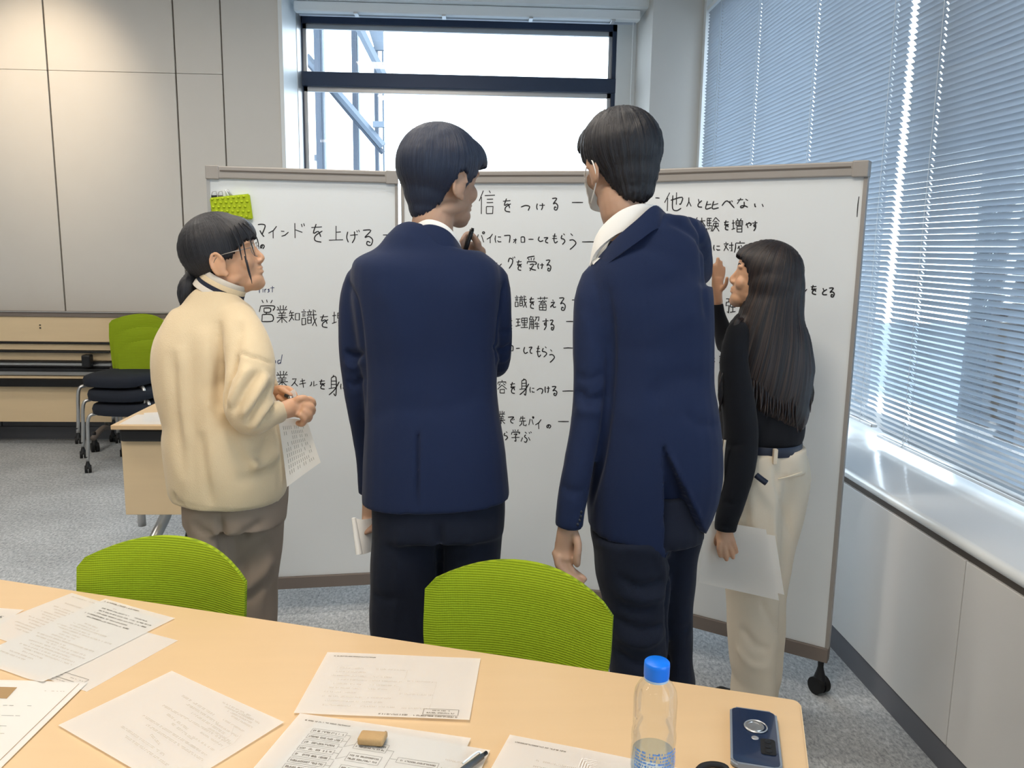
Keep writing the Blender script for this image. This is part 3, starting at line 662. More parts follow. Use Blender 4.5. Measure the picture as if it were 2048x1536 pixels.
obj('modesty_panel', B((xa, 6.04, zz(843)), (-2.45, 6.06, zz(771))), M_beech2, t)
for px in (99, 68, 120): pass
obj('screw_hole', B((ypl(84, 660, 6.05).x-.01, 6.036, zz(651)), (ypl(84, 660, 6.05).x, 6.041, zz(649))), M_black, t)
obj('screw_hole', B((ypl(84, 660, 6.05).x-.01, 6.036, zz(657)), (ypl(84, 660, 6.05).x, 6.041, zz(654.5))), M_black, t)
kx = ypl(174, 718, 5.98).x; obj('hinge_knob', B((kx-.03, 5.95, zz(731)), (kx+.03, 6.02, zz(706)), .012), M_black, t)
for x in (-3.56, -2.7):
    obj('foot', wire([(x, 5.86, .10), (x, 6.03, .14), (x, 6.2, .10)], .02, 10, 3), M_kick, t, smooth=1); castor((x, 5.88, 0), t, 1.25, .6); castor((x, 6.18, 0), t, 1.0, .2)
    obj('upright', wire([(x, 6.10, .13), (x, 6.10, .9)], .02, 10), M_steel, t, smooth=1)

# ================================================================== DESK behind the woman
t = thing('flip_top_desk', (-.85, 3.75, 0), 'beech desk with a black edge standing behind the woman in cream, papers on top', 'desk')
obj('tabletop', B((-1.555, 3.54, .693), (-.12, 4.1, .713), .003), M_beech, t)
obj('table_frame', B((-1.535, 3.57, .632), (-.14, 4.05, .692), .012), M_black, t)
obj('modesty_panel', B((-1.54, 3.60, .292), (-.14, 3.62, .633), .003), M_beech2, t)
for x in (-1.42, -.28):
    obj('leg', wire([(x, 3.78, .64), (x, 3.78, .32), (x-.0, 3.77, .26), (x-.03, 3.74, .18), (x-.07, 3.60, .055)], .026, 12, 4), M_steel, t, smooth=1)
    obj('foot_bar', wire([(x-.02, 3.80, .26), (x+.10, 3.98, .16), (x+.13, 4.03, .10)], .018, 10, 3), M_steel, t, smooth=1)
    castor((x-.09, 3.56, 0), t, .9, .4); castor((x+.06, 3.86, 0), t, 1.5, .4)
    obj('crank', wire([(x-.1, 3.72, .292), (x-.1, 3.72, .2)], .018, 10), M_alum, t, smooth=1)

# ================================================================== PAPERS
class Sheet: pass
ZL = [0]
def sheet(label, tl, u, v_, w_=.297, h=.21, z=TZ, lift=None, cat='paper', group='loose printed sheets on the foreground table', seed=1, name='paper_sheet', curl=0):
    """tl world xy of one corner, u: direction of the w side, v: direction of the h side"""
    u, v_ = V((*u, 0)).normalized(), V((*v_, 0)).normalized(); v_ = (v_-u*v_.dot(u)).normalized(); tl = V((*tl, 0))
    n, m = 12, 9; bm = bmesh.new(); g = []
    if lift is None: ZL[0] += 1; lift = .0006*ZL[0]
    def P(a, b_, off=0):
        e = curl*max(0, (a-.75)/.25)**2*max(0, (b_-.6)/.4)**2
        zz_ = z+lift+.0006*math.sin(5*a+seed)*math.sin(4*b_+seed*2)+.0006+e+off
        q = tl+u*(a*w_)+v_*(b_*h); q.z = zz_; return q
    for i in range(n+1): g.append([bm.verts.new(P(i/n, j/m)) for j in range(m+1)])
    for i in range(n):
        for j in range(m): bm.faces.new((g[i][j], g[i+1][j], g[i+1][j+1], g[i][j+1]))
    bmesh.ops.solidify(bm, geom=bm.faces[:], thickness=.0003)
    o = obj(name, bm, M_paper, smooth=30); tag(o, label, cat, group); s = Sheet(); s.o, s.P, s.u, s.v, s.w, s.h = o, P, u, v_, w_, h; return s
def prints(s, rows, m, cw=.0028, seed=0):
    """rows: (a0,b0,a1,b1,height) text lines in sheet units"""
    rnd = random.Random(seed); bm = bmesh.new()
    for a0, b0, a1, b1, hh in rows:
        n = max(1, int(abs(a1-a0)*s.w/cw+abs(b1-b0)*s.h/cw)); L_ = math.hypot((a1-a0)*s.w, (b1-b0)*s.h)
        for k in range(n):
            if rnd.random() < .12: continue
            t0, t1 = k/n, (k+.55+rnd.random()*.3)/n
            for q in (0, 1):
                if rnd.random() < .2: continue
                off = (q-.5)*hh*.5
                A, B_ = [a0+(a1-a0)*t for t in (t0, t1)], [b0+(b1-b0)*t for t in (t0, t1)]
                dx = off/s.h
                h4 = hh*.18/s.h
                vs = [bm.verts.new(s.P(A[0], B_[0]+dx-h4, .0004)), bm.verts.new(s.P(A[1], B_[1]+dx-h4, .0004)), bm.verts.new(s.P(A[1], B_[1]+dx+h4, .0004)), bm.verts.new(s.P(A[0], B_[0]+dx+h4, .0004))]
                bm.faces.new(vs)
            if rnd.random() < .6:
                tm = t0+rnd.random()*.5/n; a = a0+(a1-a0)*tm; b_ = b0+(b1-b0)*tm; hw = .00035/s.w
                vs = [bm.verts.new(s.P(a-hw, b_-hh*.4/s.h, .0004)), bm.verts.new(s.P(a+hw, b_-hh*.4/s.h, .0004)), bm.verts.new(s.P(a+hw, b_+hh*.4/s.h, .0004)), bm.verts.new(s.P(a-hw, b_+hh*.4/s.h, .0004))]; bm.faces.new(vs)
    obj('printed_text', bm, m, s.o)
def frame(s, boxes, m, w_=.0006):
    bm = bmesh.new()
    for pts in boxes:
        for (a, b_), (c, d_) in zip(pts[:-1], pts[1:]):
            k = 6; ribbon(bm, [s.P(a+(c-a)*i/k, b_+(d_-b_)*i/k) for i in range(k+1)], w_, V((0, 0, 1)), .0005)
    obj('printed_lines', bm, m, s.o)
def rc(a0, b0, a1, b1): return [(a0, b0), (a1, b0), (a1, b1), (a0, b1), (a0, b0)]
def sub2(p, q): return (q[0]-p[0], q[1]-p[1])
def Z2(px, py): p = zpl(px, py, TZ+.001); return (p.x, p.y)
# A and its neighbours, left
C_ = Z2(356, 1281); Cb = Z2(174, 1383)
sC = sheet('blank-edged sheet underneath the notes near the left end of the table', C_, sub2(C_, Cb), sub2(C_, Z2(299, 1264)), .21, .297, seed=3)
prints(sC, [(.80, .06+.1*k, .97, .06+.1*k, .006) for k in range(0)], M_print)
A0 = Z2(143.6, 1186); A1 = Z2(200, 1203); Aw = Z2(9, 1244)
sA = sheet('page of faint handwritten notes at the far left of the table, half under another sheet', A0, sub2(A0, A1), sub2(A0, Aw), .297, .21, seed=4)
prints(sA, [(.05, .06, .55, .06, .004), (.12, .2, .5, .21, .005)]+[(.1+.05*(k % 3), .3+.045*k, .45+.05*(k % 2), .31+.045*k, .004) for k in range(12)], M_faint, seed=2)
B0 = Z2(211, 1199); B1 = Z2(348, 1237)
tmpd = sub2(Cb, C_); bd = sub2(B0, B1); bn = V((bd[1], -bd[0], 0)).normalized()
sB = sheet('page of handwritten notes overlapping two others at the left of the table', B0, bd, (bn.x, bn.y), .21, .297, seed=5, curl=.006)
rb = random.Random(5)
prints(sB, [(.05, .035, .55, .035, .004)]+[(.1+.1*rb.random(), .12+.035*k, .5+.45*rb.random(), .125+.035*k, .004) for k in range(5)], M_print, seed=3)
prints(sB, [(.08+.25*rb.random(), .34+.03*k, .45+.5*rb.random(), .35+.03*k, .004) for k in range(18)], M_faint, seed=4)
# bottom strip of the sheet under B: bold line and framed title
prints(sC, [(.97, .08, .97, .60, .005)], M_print, seed=6)
prints(sC, [(.90, .12, .90, .34, .004)], M_print, seed=7)
frame(sC, [rc(.86, .10, .94, .36)], M_print, .0009)
# far-left sliver
L1 = Z2(48, 1221); Lb = Z2(0, 1250)
sL = sheet('sheet at the far left margin showing one printed corner', L1, sub2(L1, Lb), sub2(L1, Z2(0, 1217)), .297, .21, seed=8)
prints(sL, [(.12, .1, .3, .12, .009), (.1, .2, .3, .22, .006)], M_ink, cw=.005, seed=8)
# D: stapled brochure
D0 = Z2(176, 1367); Db = Z2(5, 1536); Dl = Z2(0, 1359)
sD = sheet('thick stapled brochure with brown printed boxes at the near left of the table', D0, sub2(D0, Db), sub2(D0, Dl), .297, .21, seed=9, group='bound sheets', name='brochure')
tag(sD.o, 'thick stapled brochure with brown printed boxes at the near left of the table', 'brochure', 'bound sheets')
bm = bmesh.new()
for k in range(3):
    z0 = .002+.0008*k
obj('inner_pages', prism([sD.P(a, b_, -.0012) for a, b_ in ((.012, .01), (.985, .015), (.985, .99), (.01, .985))], (0, 0, .0007)), M_paper, sD.o)
frame(sD, [[(.02, .06), (.97, .06)], rc(.60, .30, .67, .62)], M_brown, .0012)
prints(sD, [(.27, .24, .27, .50, .009), (.37, .24, .37, .62, .010), (.47, .26, .47, .38, .009), (.47, .55, .47, .75, .009)], M_ink, cw=.006, seed=10)
prints(sD, [(.54, .24, .54, .42, .005), (.63, .33, .56, .6, .005), (.11, .1, .11, .3, .003)], M_brown, seed=11)
obj('brown_box', prism([sD.P(a, b_, .0003) for a, b_ in ((.08, .54), (.2, .52), (.2, .92), (.08, .92))], (0, 0, .0003)), M_brown, sD.o)
# E
E0 = Z2(344, 1345); E1 = Z2(570, 1449); Ed = Z2(121.6, 1459)
sE = sheet('sheet of loose pencil notes lying alone and diagonal near the front left', E0, sub2(E0, E1), sub2(E0, Ed), .297, .21, seed=12)
re_ = random.Random(9)
prints(sE, [(.55+.05*k, .08+.03*k, .8+.03*k, .09+.03*k, .004) for k in range(3)]+[(.3+.1*(k % 3), .2+.06*k, .62+.1*(k % 4), .24+.06*k, .005) for k in range(11)]+[(.7, .1+.07*k, .9, .12+.07*k, .004) for k in range(8)], M_faint, seed=12)
frame(sE, [[(.80, .25), (.86, .35), (.85, .5)], [(.9, .30), (.93, .40), (.92, .52)]], M_faint, .0005)
# F
F0 = Z2(655, 1308); F1 = Z2(962, 1320); Fd = Z2(595, 1430)
sF = sheet('printed sheet with a small framed title nearest the lime chair between the men', F0, sub2(F0, F1), sub2(F0, Fd), .297, .21, seed=13)
prints(sF, [(.05, .07, .33, .07, .0035)], M_print, cw=.002, seed=14)
rf = random.Random(4)
prints(sF, [(.10+.05*rf.random(), .27+.066*k, .30+.05*rf.random(), .272+.066*k, .0045) for k in range(10)]+[(.36, .27+.066*k, .56-.04*(k % 3), .27+.066*k, .0045) for k in range(10) if k not in (1, 6)]+[(.58, .45, .74, .45, .004), (.56, .66, .76, .66, .005), (.6, .87, .76, .87, .004)], M_faint, seed=15)
frame(sF, [[(.5, .27), (.56, .27), (.56, .43)], [(.74, .45), (.76, .45), (.76, .87)], [(.3, .43), (.36, .43)], [(.52, .55), (.55, .55), (.55, .62)]], M_faint)
frame(sF, [rc(.73, .87, .93, .955)], M_print, .0009); prints(sF, [(.75, .925, .91, .925, .004), (.78, .89, .88, .89, .003), (.48, .965, .93, .975, .0045)], M_print, cw=.002, seed=16)
# G under-sheet, G
G0 = Z2(600, 1432); G1 = Z2(939, 1481); Gd = Z2(508, 1536)
gu = V((*sub2(G0, G1), 0)).normalized(); gv = V((gu.y, -gu.x, 0))
K1 = Z2(984, 1497); k0 = V((*K1, 0))-gu*.297
sK = sheet('sheet tucked beneath the flow chart page, under the pen', (k0.x, k0.y), (gu.x, gu.y-.04), (gv.x, gv.y), .297, .21, seed=17)
prints(sK, [(.8, .2+.1*k, .95, .21+.1*k, .004) for k in range(4)], M_faint, seed=18)
sG = sheet('printed flow chart page with rows of small boxes under the tan eraser', G0, (gu.x, gu.y), (gv.x, gv.y), .297, .21, seed=19)
prints(sG, [(.06, .08, .33, .08, .0035)], M_print, cw=.002, seed=19)
bx, rw = [], []
for k in range(11):
    b_ = .17+.075*k; bx.append(rc(.14, b_, .34, b_+.055)); rw.append((.15, b_+.028, .33, b_+.028, .005)); bx.append([(.34, b_+.03), (.37, b_+.03)])
for k in range(5):
    b_ = .24+.15*k; bx.append(rc(.42, b_, .60, b_+.10)); rw += [(.43, b_+.03, .59, b_+.03, .004), (.43, b_+.07, .59, b_+.07, .004)]; bx.append([(.37, b_-.03), (.37, b_+.1), (.42, b_+.05)])
bx += [rc(.68, .36, .90, .42), [(.60, .3), (.64, .3), (.64, .8)], [(.64, .39), (.68, .39)], rc(.68, .62, .90, .68)]; rw += [(.69, .39, .89, .39, .004), (.69, .65, .89, .65, .004)]
frame(sG, bx, M_print, .0005); prints(sG, rw, M_print, cw=.0024, seed=20)
# H
H0 = Z2(1019.5, 1475); H1 = Z2(1262, 1524)
hu = V((*sub2(H0, H1), 0)).normalized(); hv = V((hu.y, -hu.x, 0))
sH = sheet('printed sheet lying between the pen and the water bottle', H0, (hu.x, hu.y), (hv.x, hv.y), .297, .21, seed=21)
prints(sH, [(.05, .08, .33, .08, .0035)], M_print, cw=.002, seed=22); prints(sH, [(.2, .25+.07*k, .5-.05*(k % 2), .25+.07*k, .004) for k in range(9)], M_faint, seed=23)
# papers on the desk behind
for k, (x, y, a, lb) in enumerate(((-1.335, 3.555, .03, 'white sheet nearest the edge of the desk behind the woman in cream'), (-1.25, 3.60, .35, 'white sheet fanned out above the nearest one on the desk behind the woman'), (-1.02, 3.62, .18, 'white sheet farthest back on the desk, beside the woman in cream'))):
    sheet(lb, (x-.19, y), (math.cos(a), math.sin(a)), (-math.sin(a), math.cos(a)), .297, .21, z=.713, lift=.0008*(k+1), seed=30+k, group='papers on the desk behind')

# ================================================================== SMALL THINGS ON THE TABLE
ZT_ = TZ+.0085
# eraser
e = V((-.155, 1.20, 0)); a = -.18; rt = Matrix.Rotation(a, 3, 'Z')
t = thing('eraser', (e.x, e.y, ZT_), 'worn tan block eraser with rounded corners on the flow chart page', 'eraser')
bm = bmesh.new(); box(bm, (-.021, -.0125, 0), (.021, .0125, .013), .0035, rt)
for v in bm.verts:
    q = rt.inverted() @ (v.co); v.co.z += .0006*math.sin(q.x*400)
    v.co += V((e.x, e.y, ZT_))
obj('eraser_body', bm, M_eraser, t, smooth=50)
bm = bmesh.new(); box(bm, (.0155, -.0128, .0008), (.0217, .0128, .0125), .0035, rt)
for v in bm.verts: v.co += V((e.x, e.y, ZT_))
obj('worn_end', bm, mat('eraser_worn', (170, 142, 104), .9, var=.1, vscale=80), t, smooth=50)
# pen
p0, p1 = zpl(972, 1506, ZT_+.006), zpl(905, 1556, ZT_+.006); dr = (p1-p0).normalized()
t = thing('ballpoint_pen', (p0.x, p0.y, ZT_), 'silver and grey click pen with a black push button at the front of the table', 'pen')
obj('barrel', wire([p0+dr*.010, p0+dr*.06, p0+dr*.13], .0052, 14), mat('pen_grey', (92, 98, 104), .25, metal=.5), t, smooth=1)
obj('button', wire([p0-dr*.001, p0+dr*.012], .0032, 12), M_black, t, smooth=1)
obj('tip', wire([p0+dr*.13, p0+dr*.142], .003, 12), M_alum, t, smooth=1)
sd = dr.cross(V((0, 0, 1))).normalized()
obj('clip', wire([p0+dr*.012+V((0, 0, .005)), p0+dr*.016+sd*.004+V((0, 0, .0085)), p0+dr*.05+sd*.004+V((0, 0, .0075))], .0016, 8, 3), M_white, t, smooth=1)
# bottle
bx_, by_ = .257, 1.05
t = thing('water_bottle', (bx_, by_, TZ), 'clear plastic water bottle with a bright blue cap at the front right of the table', 'bottle')
R_ = .031
pr_ = [(.0, .004), (.018, .002), (.027, 0), (R_, .006), (R_+.0005, .02), (R_, .05), (R_-.0012, .056), (R_, .062), (R_, .09), (R_-.0008, .098), (R_+.0002, .104), (R_+.0002, .116), (R_-.0014, .122), (R_-.001, .13), (R_-.0008, .150), (R_-.0006, .166), (R_-.0022, .178), (R_-.0065, .187), (R_-.0125, .1935), (.0155, .197), (.0148, .200), (.0148, .203), (.0168, .2045), (.0168, .2065), (.0142, .208), (.0138, .216)]
o = obj('bottle_body', lathe(pr_, 40, (bx_, by_, TZ), cap=False), M_pet, t, smooth=1)
pi = [(max(0, r-.0006), z+.0006) for r, z in pr_]
wl_ = [(r-.0009, z+.0008) for r, z in pr_ if r > 0 and z < .083]; wl_ = [(0, .005)]+wl_+[(R_-.0025, .088), (0, .088)]
obj('water', lathe(wl_, 40, (bx_, by_, TZ), cap=False), M_water, t, smooth=60)
capm = [(.0172, .199), (.0176, .201), (.0178, .216), (.0174, .2205), (.016, .222), (0, .2222)]
bmc = lathe(capm, 60, (bx_, by_, TZ), cap=False)
for i, v in enumerate(bmc.verts):
    if i % 60 % 2 and .201 < v.co.z-TZ < .219: v.co.x += (v.co.x-bx_)*-.02; v.co.y += (v.co.y-by_)*-.02
obj('cap', bmc, M_cap, t, smooth=60)
obj('cap_ring', lathe([(.0168, .1955), (.0172, .196), (.0172, .1988), (.0168, .199)], 40, (bx_, by_, TZ), cap=False), mat('cap_ring_pale', (176, 204, 232), .4, var=0), t, smooth=60)
M_lab = mat('bottle_print_blue', (60, 130, 215), .4, var=.5, vscale=160)
bm = bmesh.new()
rl = random.Random(3)
for i in range(46):
    for j in range(17):
        if rl.random() < .25: continue
        a0 = math.radians(205+130*i/46); a1 = a0+math.radians(1.7+rl.random()); z0 = TZ+.02+.0049*j; z1 = z0+.0035*(.6+rl.random()*.5); r_ = R_+.0006-(.0003 if j > 15 else 0)
        bm.faces.new([bm.verts.new((bx_+r_*math.cos(q), by_+r_*math.sin(q), z_)) for q, z_ in ((a0, z0), (a1, z0), (a1, z1), (a0, z1))])
obj('printed_label', bm, M_lab, t)
# phone
q0, q1 = V((.445, 1.288, 0)), V((.518, 1.266, 0)); pu = (q1-q0).normalized(); pv = V((pu.y, -pu.x, 0))
def PH(a, b_, z): return q0+pu*a+pv*b_+V((0, 0, TZ+z))
t = thing('mobile_phone', PH(.038, .08, 0), 'dark navy phone lying face down with a steel ring stand at the table corner', 'phone')
def pslab(a0, b0, a1, b1, z0, z1, r, bev=.0015):
    pts = []
    for cx, cy, a_ in ((a0+r, b0+r, 180), (a1-r, b0+r, 270), (a1-r, b1-r, 0), (a0+r, b1-r, 90)):
        for k in range(7): q = math.radians(a_+k*15); pts.append(PH(cx+r*math.cos(q), cy+r*math.sin(q), z0))
    bm = prism(pts, (0, 0, z1-z0))
    if bev: bmesh.ops.bevel(bm, geom=[e_ for e_ in bm.edges if abs(e_.verts[0].co.z-e_.verts[1].co.z) < 1e-5], offset=bev, segments=3, affect='EDGES')
    return bm
obj('phone_case', pslab(0, 0, .0765, .162, .0005, .0105, .011, .003), mat('clear_case_grey', (120, 130, 142), .2, var=0, coat=.3), t, smooth=40)
obj('phone_back', pslab(.0035, .0035, .073, .1585, .0095, .0113, .009, .0006), M_phone, t, smooth=40)
rc_ = PH(.0385, .055, .0113)
obj('ring_plate', lathe([(0, 0), (.0150, 0), (.0158, .001), (.0150, .0022), (.0105, .0022), (.0100, .0014), (0, .0014)], 40, rc_, cap=False), M_steel, t, smooth=40)
bm = lathe([(.0178, 0), (.0190, .0012), (.0178, .0024), (.0166, .0012), (.0178, 0)], 40, rc_+V((.0015, -.002, .0006)), cap=False); obj('finger_ring', bm, M_alum, t, smooth=40)
obj('fingerprint_sensor', lathe([(0, .0), (.0052, 0), (.0058, .0005), (.0052, .0009), (0, .0006)], 24, PH(.0385, .088, .0112), cap=False), M_alum, t, smooth=40)
obj('camera_module', pslab(.046, .088, .069, .130, .0112, .0128, .004, .0006), M_rubber, t, smooth=40)
for b_ in (.096, .109, .122): obj('lens', lathe([(0, 0), (.0048, 0), (.0052, .0008), (.004, .0011), (0, .0007)], 20, PH(.0575, b_, .0128), cap=False), M_black, t, smooth=40)
o = obj('cable_strap', wire([zpl(1396, 1540, TZ+.006), zpl(1406, 1532, TZ+.008), zpl(1428, 1529, TZ+.01), zpl(1452, 1536, TZ+.008), zpl(1462, 1560, TZ+.005)], .0048, 10, 4), M_rubber, smooth=1)
tag(o, 'black cord strap curling against the phone at the front edge', 'strap')

# ================================================================== PEOPLE
def fuse(bms, voxel, smooth=4, fac=.5):
    me = bpy.data.meshes.new('tmp'); bm = bmesh.new()
    for b_ in bms:
        m2 = bpy.data.meshes.new('t'); bmesh.ops.recalc_face_normals(b_, faces=b_.faces); b_.to_mesh(m2); b_.free(); bm.from_mesh(m2); bpy.data.meshes.remove(m2)
    bm.to_mesh(me); bm.free()
    o = bpy.data.objects.new('tmp', me); COL.objects.link(o)
    r = o.modifiers.new('r', 'REMESH'); r.mode = 'VOXEL'; r.voxel_size = voxel; r.adaptivity = 0
    if smooth: s = o.modifiers.new('s', 'SMOOTH'); s.factor = fac; s.iterations = smooth
    dg = bpy.context.evaluated_depsgraph_get(); dg.update()
    out = bpy.data.meshes.new_from_object(o.evaluated_get(dg)); bpy.data.objects.remove(o); bpy.data.meshes.remove(me); out.materials.clear()
    return out
def getv(me):
    a = np.empty(len(me.vertices)*3, np.float32); me.vertices.foreach_get('co', a); return a.reshape(-1, 3).astype(float)
def getn(me):
    a = np.empty(len(me.vertices)*3, np.float32); me.vertices.foreach_get('normal', a); return a.reshape(-1, 3).astype(float)
def setv(me, v): me.vertices.foreach_set('co', v.astype(np.float32).ravel()); me.update()
def bvh(me): return BVHTree.FromPolygons([v.co for v in me.vertices], [p.vertices for p in me.polygons])
def folds(me, fl):
    """fl: list of (pixel path, width m, depth m): creases / ridges pressed into the cloth where it is seen"""
    T = bvh(me); v = getv(me); n = getn(me); d = np.zeros(len(v))
    for path, wd, dp in fl:
        P = cr_interp([(*q,) for q in path], 8) if len(path) > 2 else [np.array(path[0])+(np.array(path[1])-np.array(path[0]))*t/12 for t in range(13)]
        pts = []
        for q in P:
            h = T.ray_cast(CP, ray(q[0], q[1]).normalized())
            if h[0] is not None: pts.append(h[0])
        if len(pts) < 2: continue
        pts = np.array([tuple(p) for p in pts]); L_ = len(pts)
        best = np.full(len(v), 1e9); idx = np.zeros(len(v))
        for i in range(L_-1):
            a, b_ = pts[i], pts[i+1]; ab = b_-a; l2 = max(ab@ab, 1e-9)
            if l2 > .01: continue
            t = np.clip((v-a)@ab/l2, 0, 1); dd = ((v-(a+t[:, None]*ab))**2).sum(1)
            m = dd < best; best[m] = dd[m]; idx[m] = (i+t[m])/(L_-1)
        fade = np.clip(np.minimum(idx, 1-idx)*5, .0, 1)
        d += dp*fade*np.exp(-best/(wd*wd))
    setv(me, v+n*d[:, None])
def crumple(me, amp, scale, seed=0, stretch=(1, 1, 1)):
    v = getv(me); n = getn(me); k = np.array(stretch)*scale
    rs = np.random.RandomState(seed); d = np.zeros(len(v))
    for i in range(7):
        f = rs.randn(3)*k*(1+.5*i/7); ph = rs.rand()*7
        d += np.sin(v@f+ph+1.5*np.sin(v@(rs.randn(3)*k*.5)+rs.rand()*7))
    setv(me, v+n*(d*amp/3.5)[:, None])
def ring(py, L, R, Y, d):
    """cross-section whose near surface shows at height py, spanning L..R pixels, at plane Y, half depth d"""
    z = ypl((L+R)/2, py, Y-d).z; p = ypl((L+R)/2, py, Y)
    for _ in range(3):
        py2 = pyof(p.x, Y, z); a, b_ = ypl(L, py2, Y), ypl(R, py2, Y); p = (a+b_)/2
    return ((a.x+b_.x)/2, Y, z, (b_.x-a.x)/2, d)
def TQ(pts, ratio=1.0, s=1.0):
    """(px,py,Y,rpx[,ratio]) -> tube points"""
    out = []
    for q in pts:
        p = ypl(q[0], q[1], q[2]); r = q[3]*mpp(p)*s; out.append((p.x, p.y, p.z, r, r*(q[4] if len(q) > 4 else ratio)))
    return out
def tb_(pts, n=18, sub=3, rnd=(0, 0), p=2.0, lat=None):
    bm = bmesh.new(); tube(bm, pts, n=n, sub=sub, rnd=rnd, p=p, lat=lat); return bm
def rotm(yaw, tilt=0, rl_=0):
    # local: +y forward (face), x right, z up; yaw 0 = facing away from the camera (+Y), positive turns toward +X
    return Matrix.Rotation(-yaw, 3, 'Z') @ Matrix.Rotation(tilt, 3, 'X') @ Matrix.Rotation(rl_, 3, 'Y')
def head_parts(c, R, s):
    """skull, jaw, nose, lips, ears: list of bmeshes"""
    out = []
    def E_(p, r, rr=None, seg=24):
        bm = bmesh.new(); ell(bm, (0, 0, 0), r, rr, seg)
        for v in bm.verts: v.co = R @ ((v.co+V(p))*s)+c
        out.append(bm)
    def T_(pts, **k):
        bm = bmesh.new(); tube(bm, pts, **k)
        for v in bm.verts: v.co = R @ (v.co*s)+c
        out.append(bm)
    E_((0, -.008, .022), (.076, .096, .096)); E_((0, .023, -.030), (.061, .060, .080)); E_((0, .044, .03), (.056, .044, .052))
    E_((0, .060, -.092), (.024, .025, .019)); E_((0, .048, -.082), (.042, .036, .026)); E_((0, .068, -.058), (.028, .016, .026))
    for sx in (-1, 1):
        E_((sx*.036, .055, -.030), (.024, .022, .024)); E_((sx*.045, .005, -.068), (.016, .045, .018), Matrix.Rotation(.35, 3, 'X'))
        E_((sx*.028, .070, .020), (.024, .013, .008)); E_((sx*.030, .0605, .0075), (.0150, .0125, .0085), seg=14); E_((sx*.030, .0600, -.0065), (.0150, .0115, .0060), seg=14)
        E_((sx*.079, -.004, -.022), (.008, .017, .030), Matrix.Rotation(-.15, 3, 'X')); 
        h = []
        for k in range(9):
            a = math.radians(-70+k*30); h.append((sx*(.083+.004*math.sin(a*.5)), -.006+.017*math.cos(math.pi-a)*1.0-.002, -.018+.030*math.sin(a)*1.0, .0042, .0042))
        T_(h, n=8, sub=2, lat=(1, 0, 0)); E_((sx*.078, .004, -.047), (.006, .008, .009))
    T_([(0, .078, .018, .006, .007), (0, .083, .002, .0065, .007), (0, .090, -.016, .008, .007), (0, .0945, -.028, .0095, .008), (0, .084, -.036, .009, .007)], n=12, sub=2, rnd=(.8, .8), lat=(1, 0, 0))
    for sx in (-1, 1): E_((sx*.0105, .087, -.034), (.007, .009, .006), seg=12)
    E_((0, .081, -.053), (.021, .010, .0050), seg=16); E_((0, .080, -.064), (.019, .010, .0055), seg=16)
    return out
def eyes(c, R, s, par):
    for sx in (-1, 1):
        bm = bmesh.new(); ell(bm, (0, 0, 0), (.0118, .0112, .0112), None, 16); e = V((sx*.030, .0625, .0005))
        for v in bm.verts: v.co = R @ ((v.co+e)*s)+c
        o = obj('eye', bm, mat('eye_white', (225, 220, 214), .3, var=0), par, smooth=1)
        bm = bmesh.new(); ell(bm, (0, .0085, 0), (.0058, .004, .0058), None, 12)
        for v in bm.verts: v.co = R @ ((v.co+e)*s)+c
        obj('iris', bm, mat('iris_dark', (40, 28, 22), .2, var=0), o, smooth=1)
        bm = bmesh.new(); tube(bm, [(sx*.014, .084, .024, .002, .003), (sx*.031, .080, .029, .0025, .004), (sx*.048, .066, .024, .0015, .002)], n=8, sub=3, lat=(1, 0, 0))
        for v in bm.verts: v.co = R @ (v.co*s)+c
        obj('eyebrow', bm, M_hair, par, smooth=1)
def strands(me, c, R, s, amp=.0012, fa=60, fz=6, top=None):
    """comb displacement and strand coordinates: fine streaks running down from the crown"""
    v = getv(me); n = getn(me); Ri = np.array(R.transposed()); l = (v-np.array(c))@Ri.T/s
    t = np.array(top if top is not None else (0, -.03, .0)); x, y = l[:, 0]-t[0], l[:, 1]-t[1]
    az = np.arctan2(x, y); rr = np.sqrt(x*x+y*y)
    zz_ = np.where(l[:, 2] > .02, .02+.12*(1-np.clip(rr/.09, 0, 1)), l[:, 2])
    rs = np.random.RandomState(3); d = np.zeros(len(v)); k = np.clip(rr/.03, 0, 1)
    for i in range(8):
        f = round(fa*(.35+.2*i)); d += np.sin(az*f+rs.rand()*7+zz_*fz*rs.randn()*2+1.2*np.sin(zz_*20+i))/(1+.3*i)
    setv(me, v+n*(d*amp*.5*k)[:, None])
    at = me.attributes.new('strand', 'FLOAT_VECTOR', 'POINT')
    P = np.stack([np.sin(az)*fa*.55, np.cos(az)*fa*.55, zz_*fz+(v[:, 2]-c[2])*2], 1); at.data.foreach_set('vector', P.astype(np.float32).ravel())
def hair_trim(me, c, R, s, zline, soft=.006, target=.80):
    """draw the cap in below its hairline so that it ends in the skin"""
    v = getv(me); Ri = np.array(R.transposed()); l = (v-np.array(c))@Ri.T/s
    az = np.degrees(np.arctan2(np.abs(l[:, 0]), l[:, 1]))   # 0 front, 180 back
    zl = np.interp(az, [a for a, _ in zline], [z for _, z in zline])
    a_0 = np.arctan2(l[:, 0], l[:, 1]); rs = np.sin(a_0*83)*.0025+np.sin(a_0*47+1)*.003+np.sin(a_0*19+2)*.002
    m = np.clip((zl+rs-l[:, 2])/soft, 0, 1)*np.clip((l[:, 2]+.17)/.02, 0, 1)*(np.hypot(l[:, 0], l[:, 1]) < .15)
    k = 1-m*(1-target)
    l2 = l.copy(); l2[:, 0] *= k; l2[:, 1] *= k
    setv(me, (l2*s)@np.array(R).T+np.array(c))
def person(loc, label):
    return thing('person', loc, label, 'person', None)
def finger(pts, r=8.0):
    """px path with per-point (px,py,Y,r px)"""
    return tb_(TQ(pts), n=10, sub=3, rnd=(.6, .9))
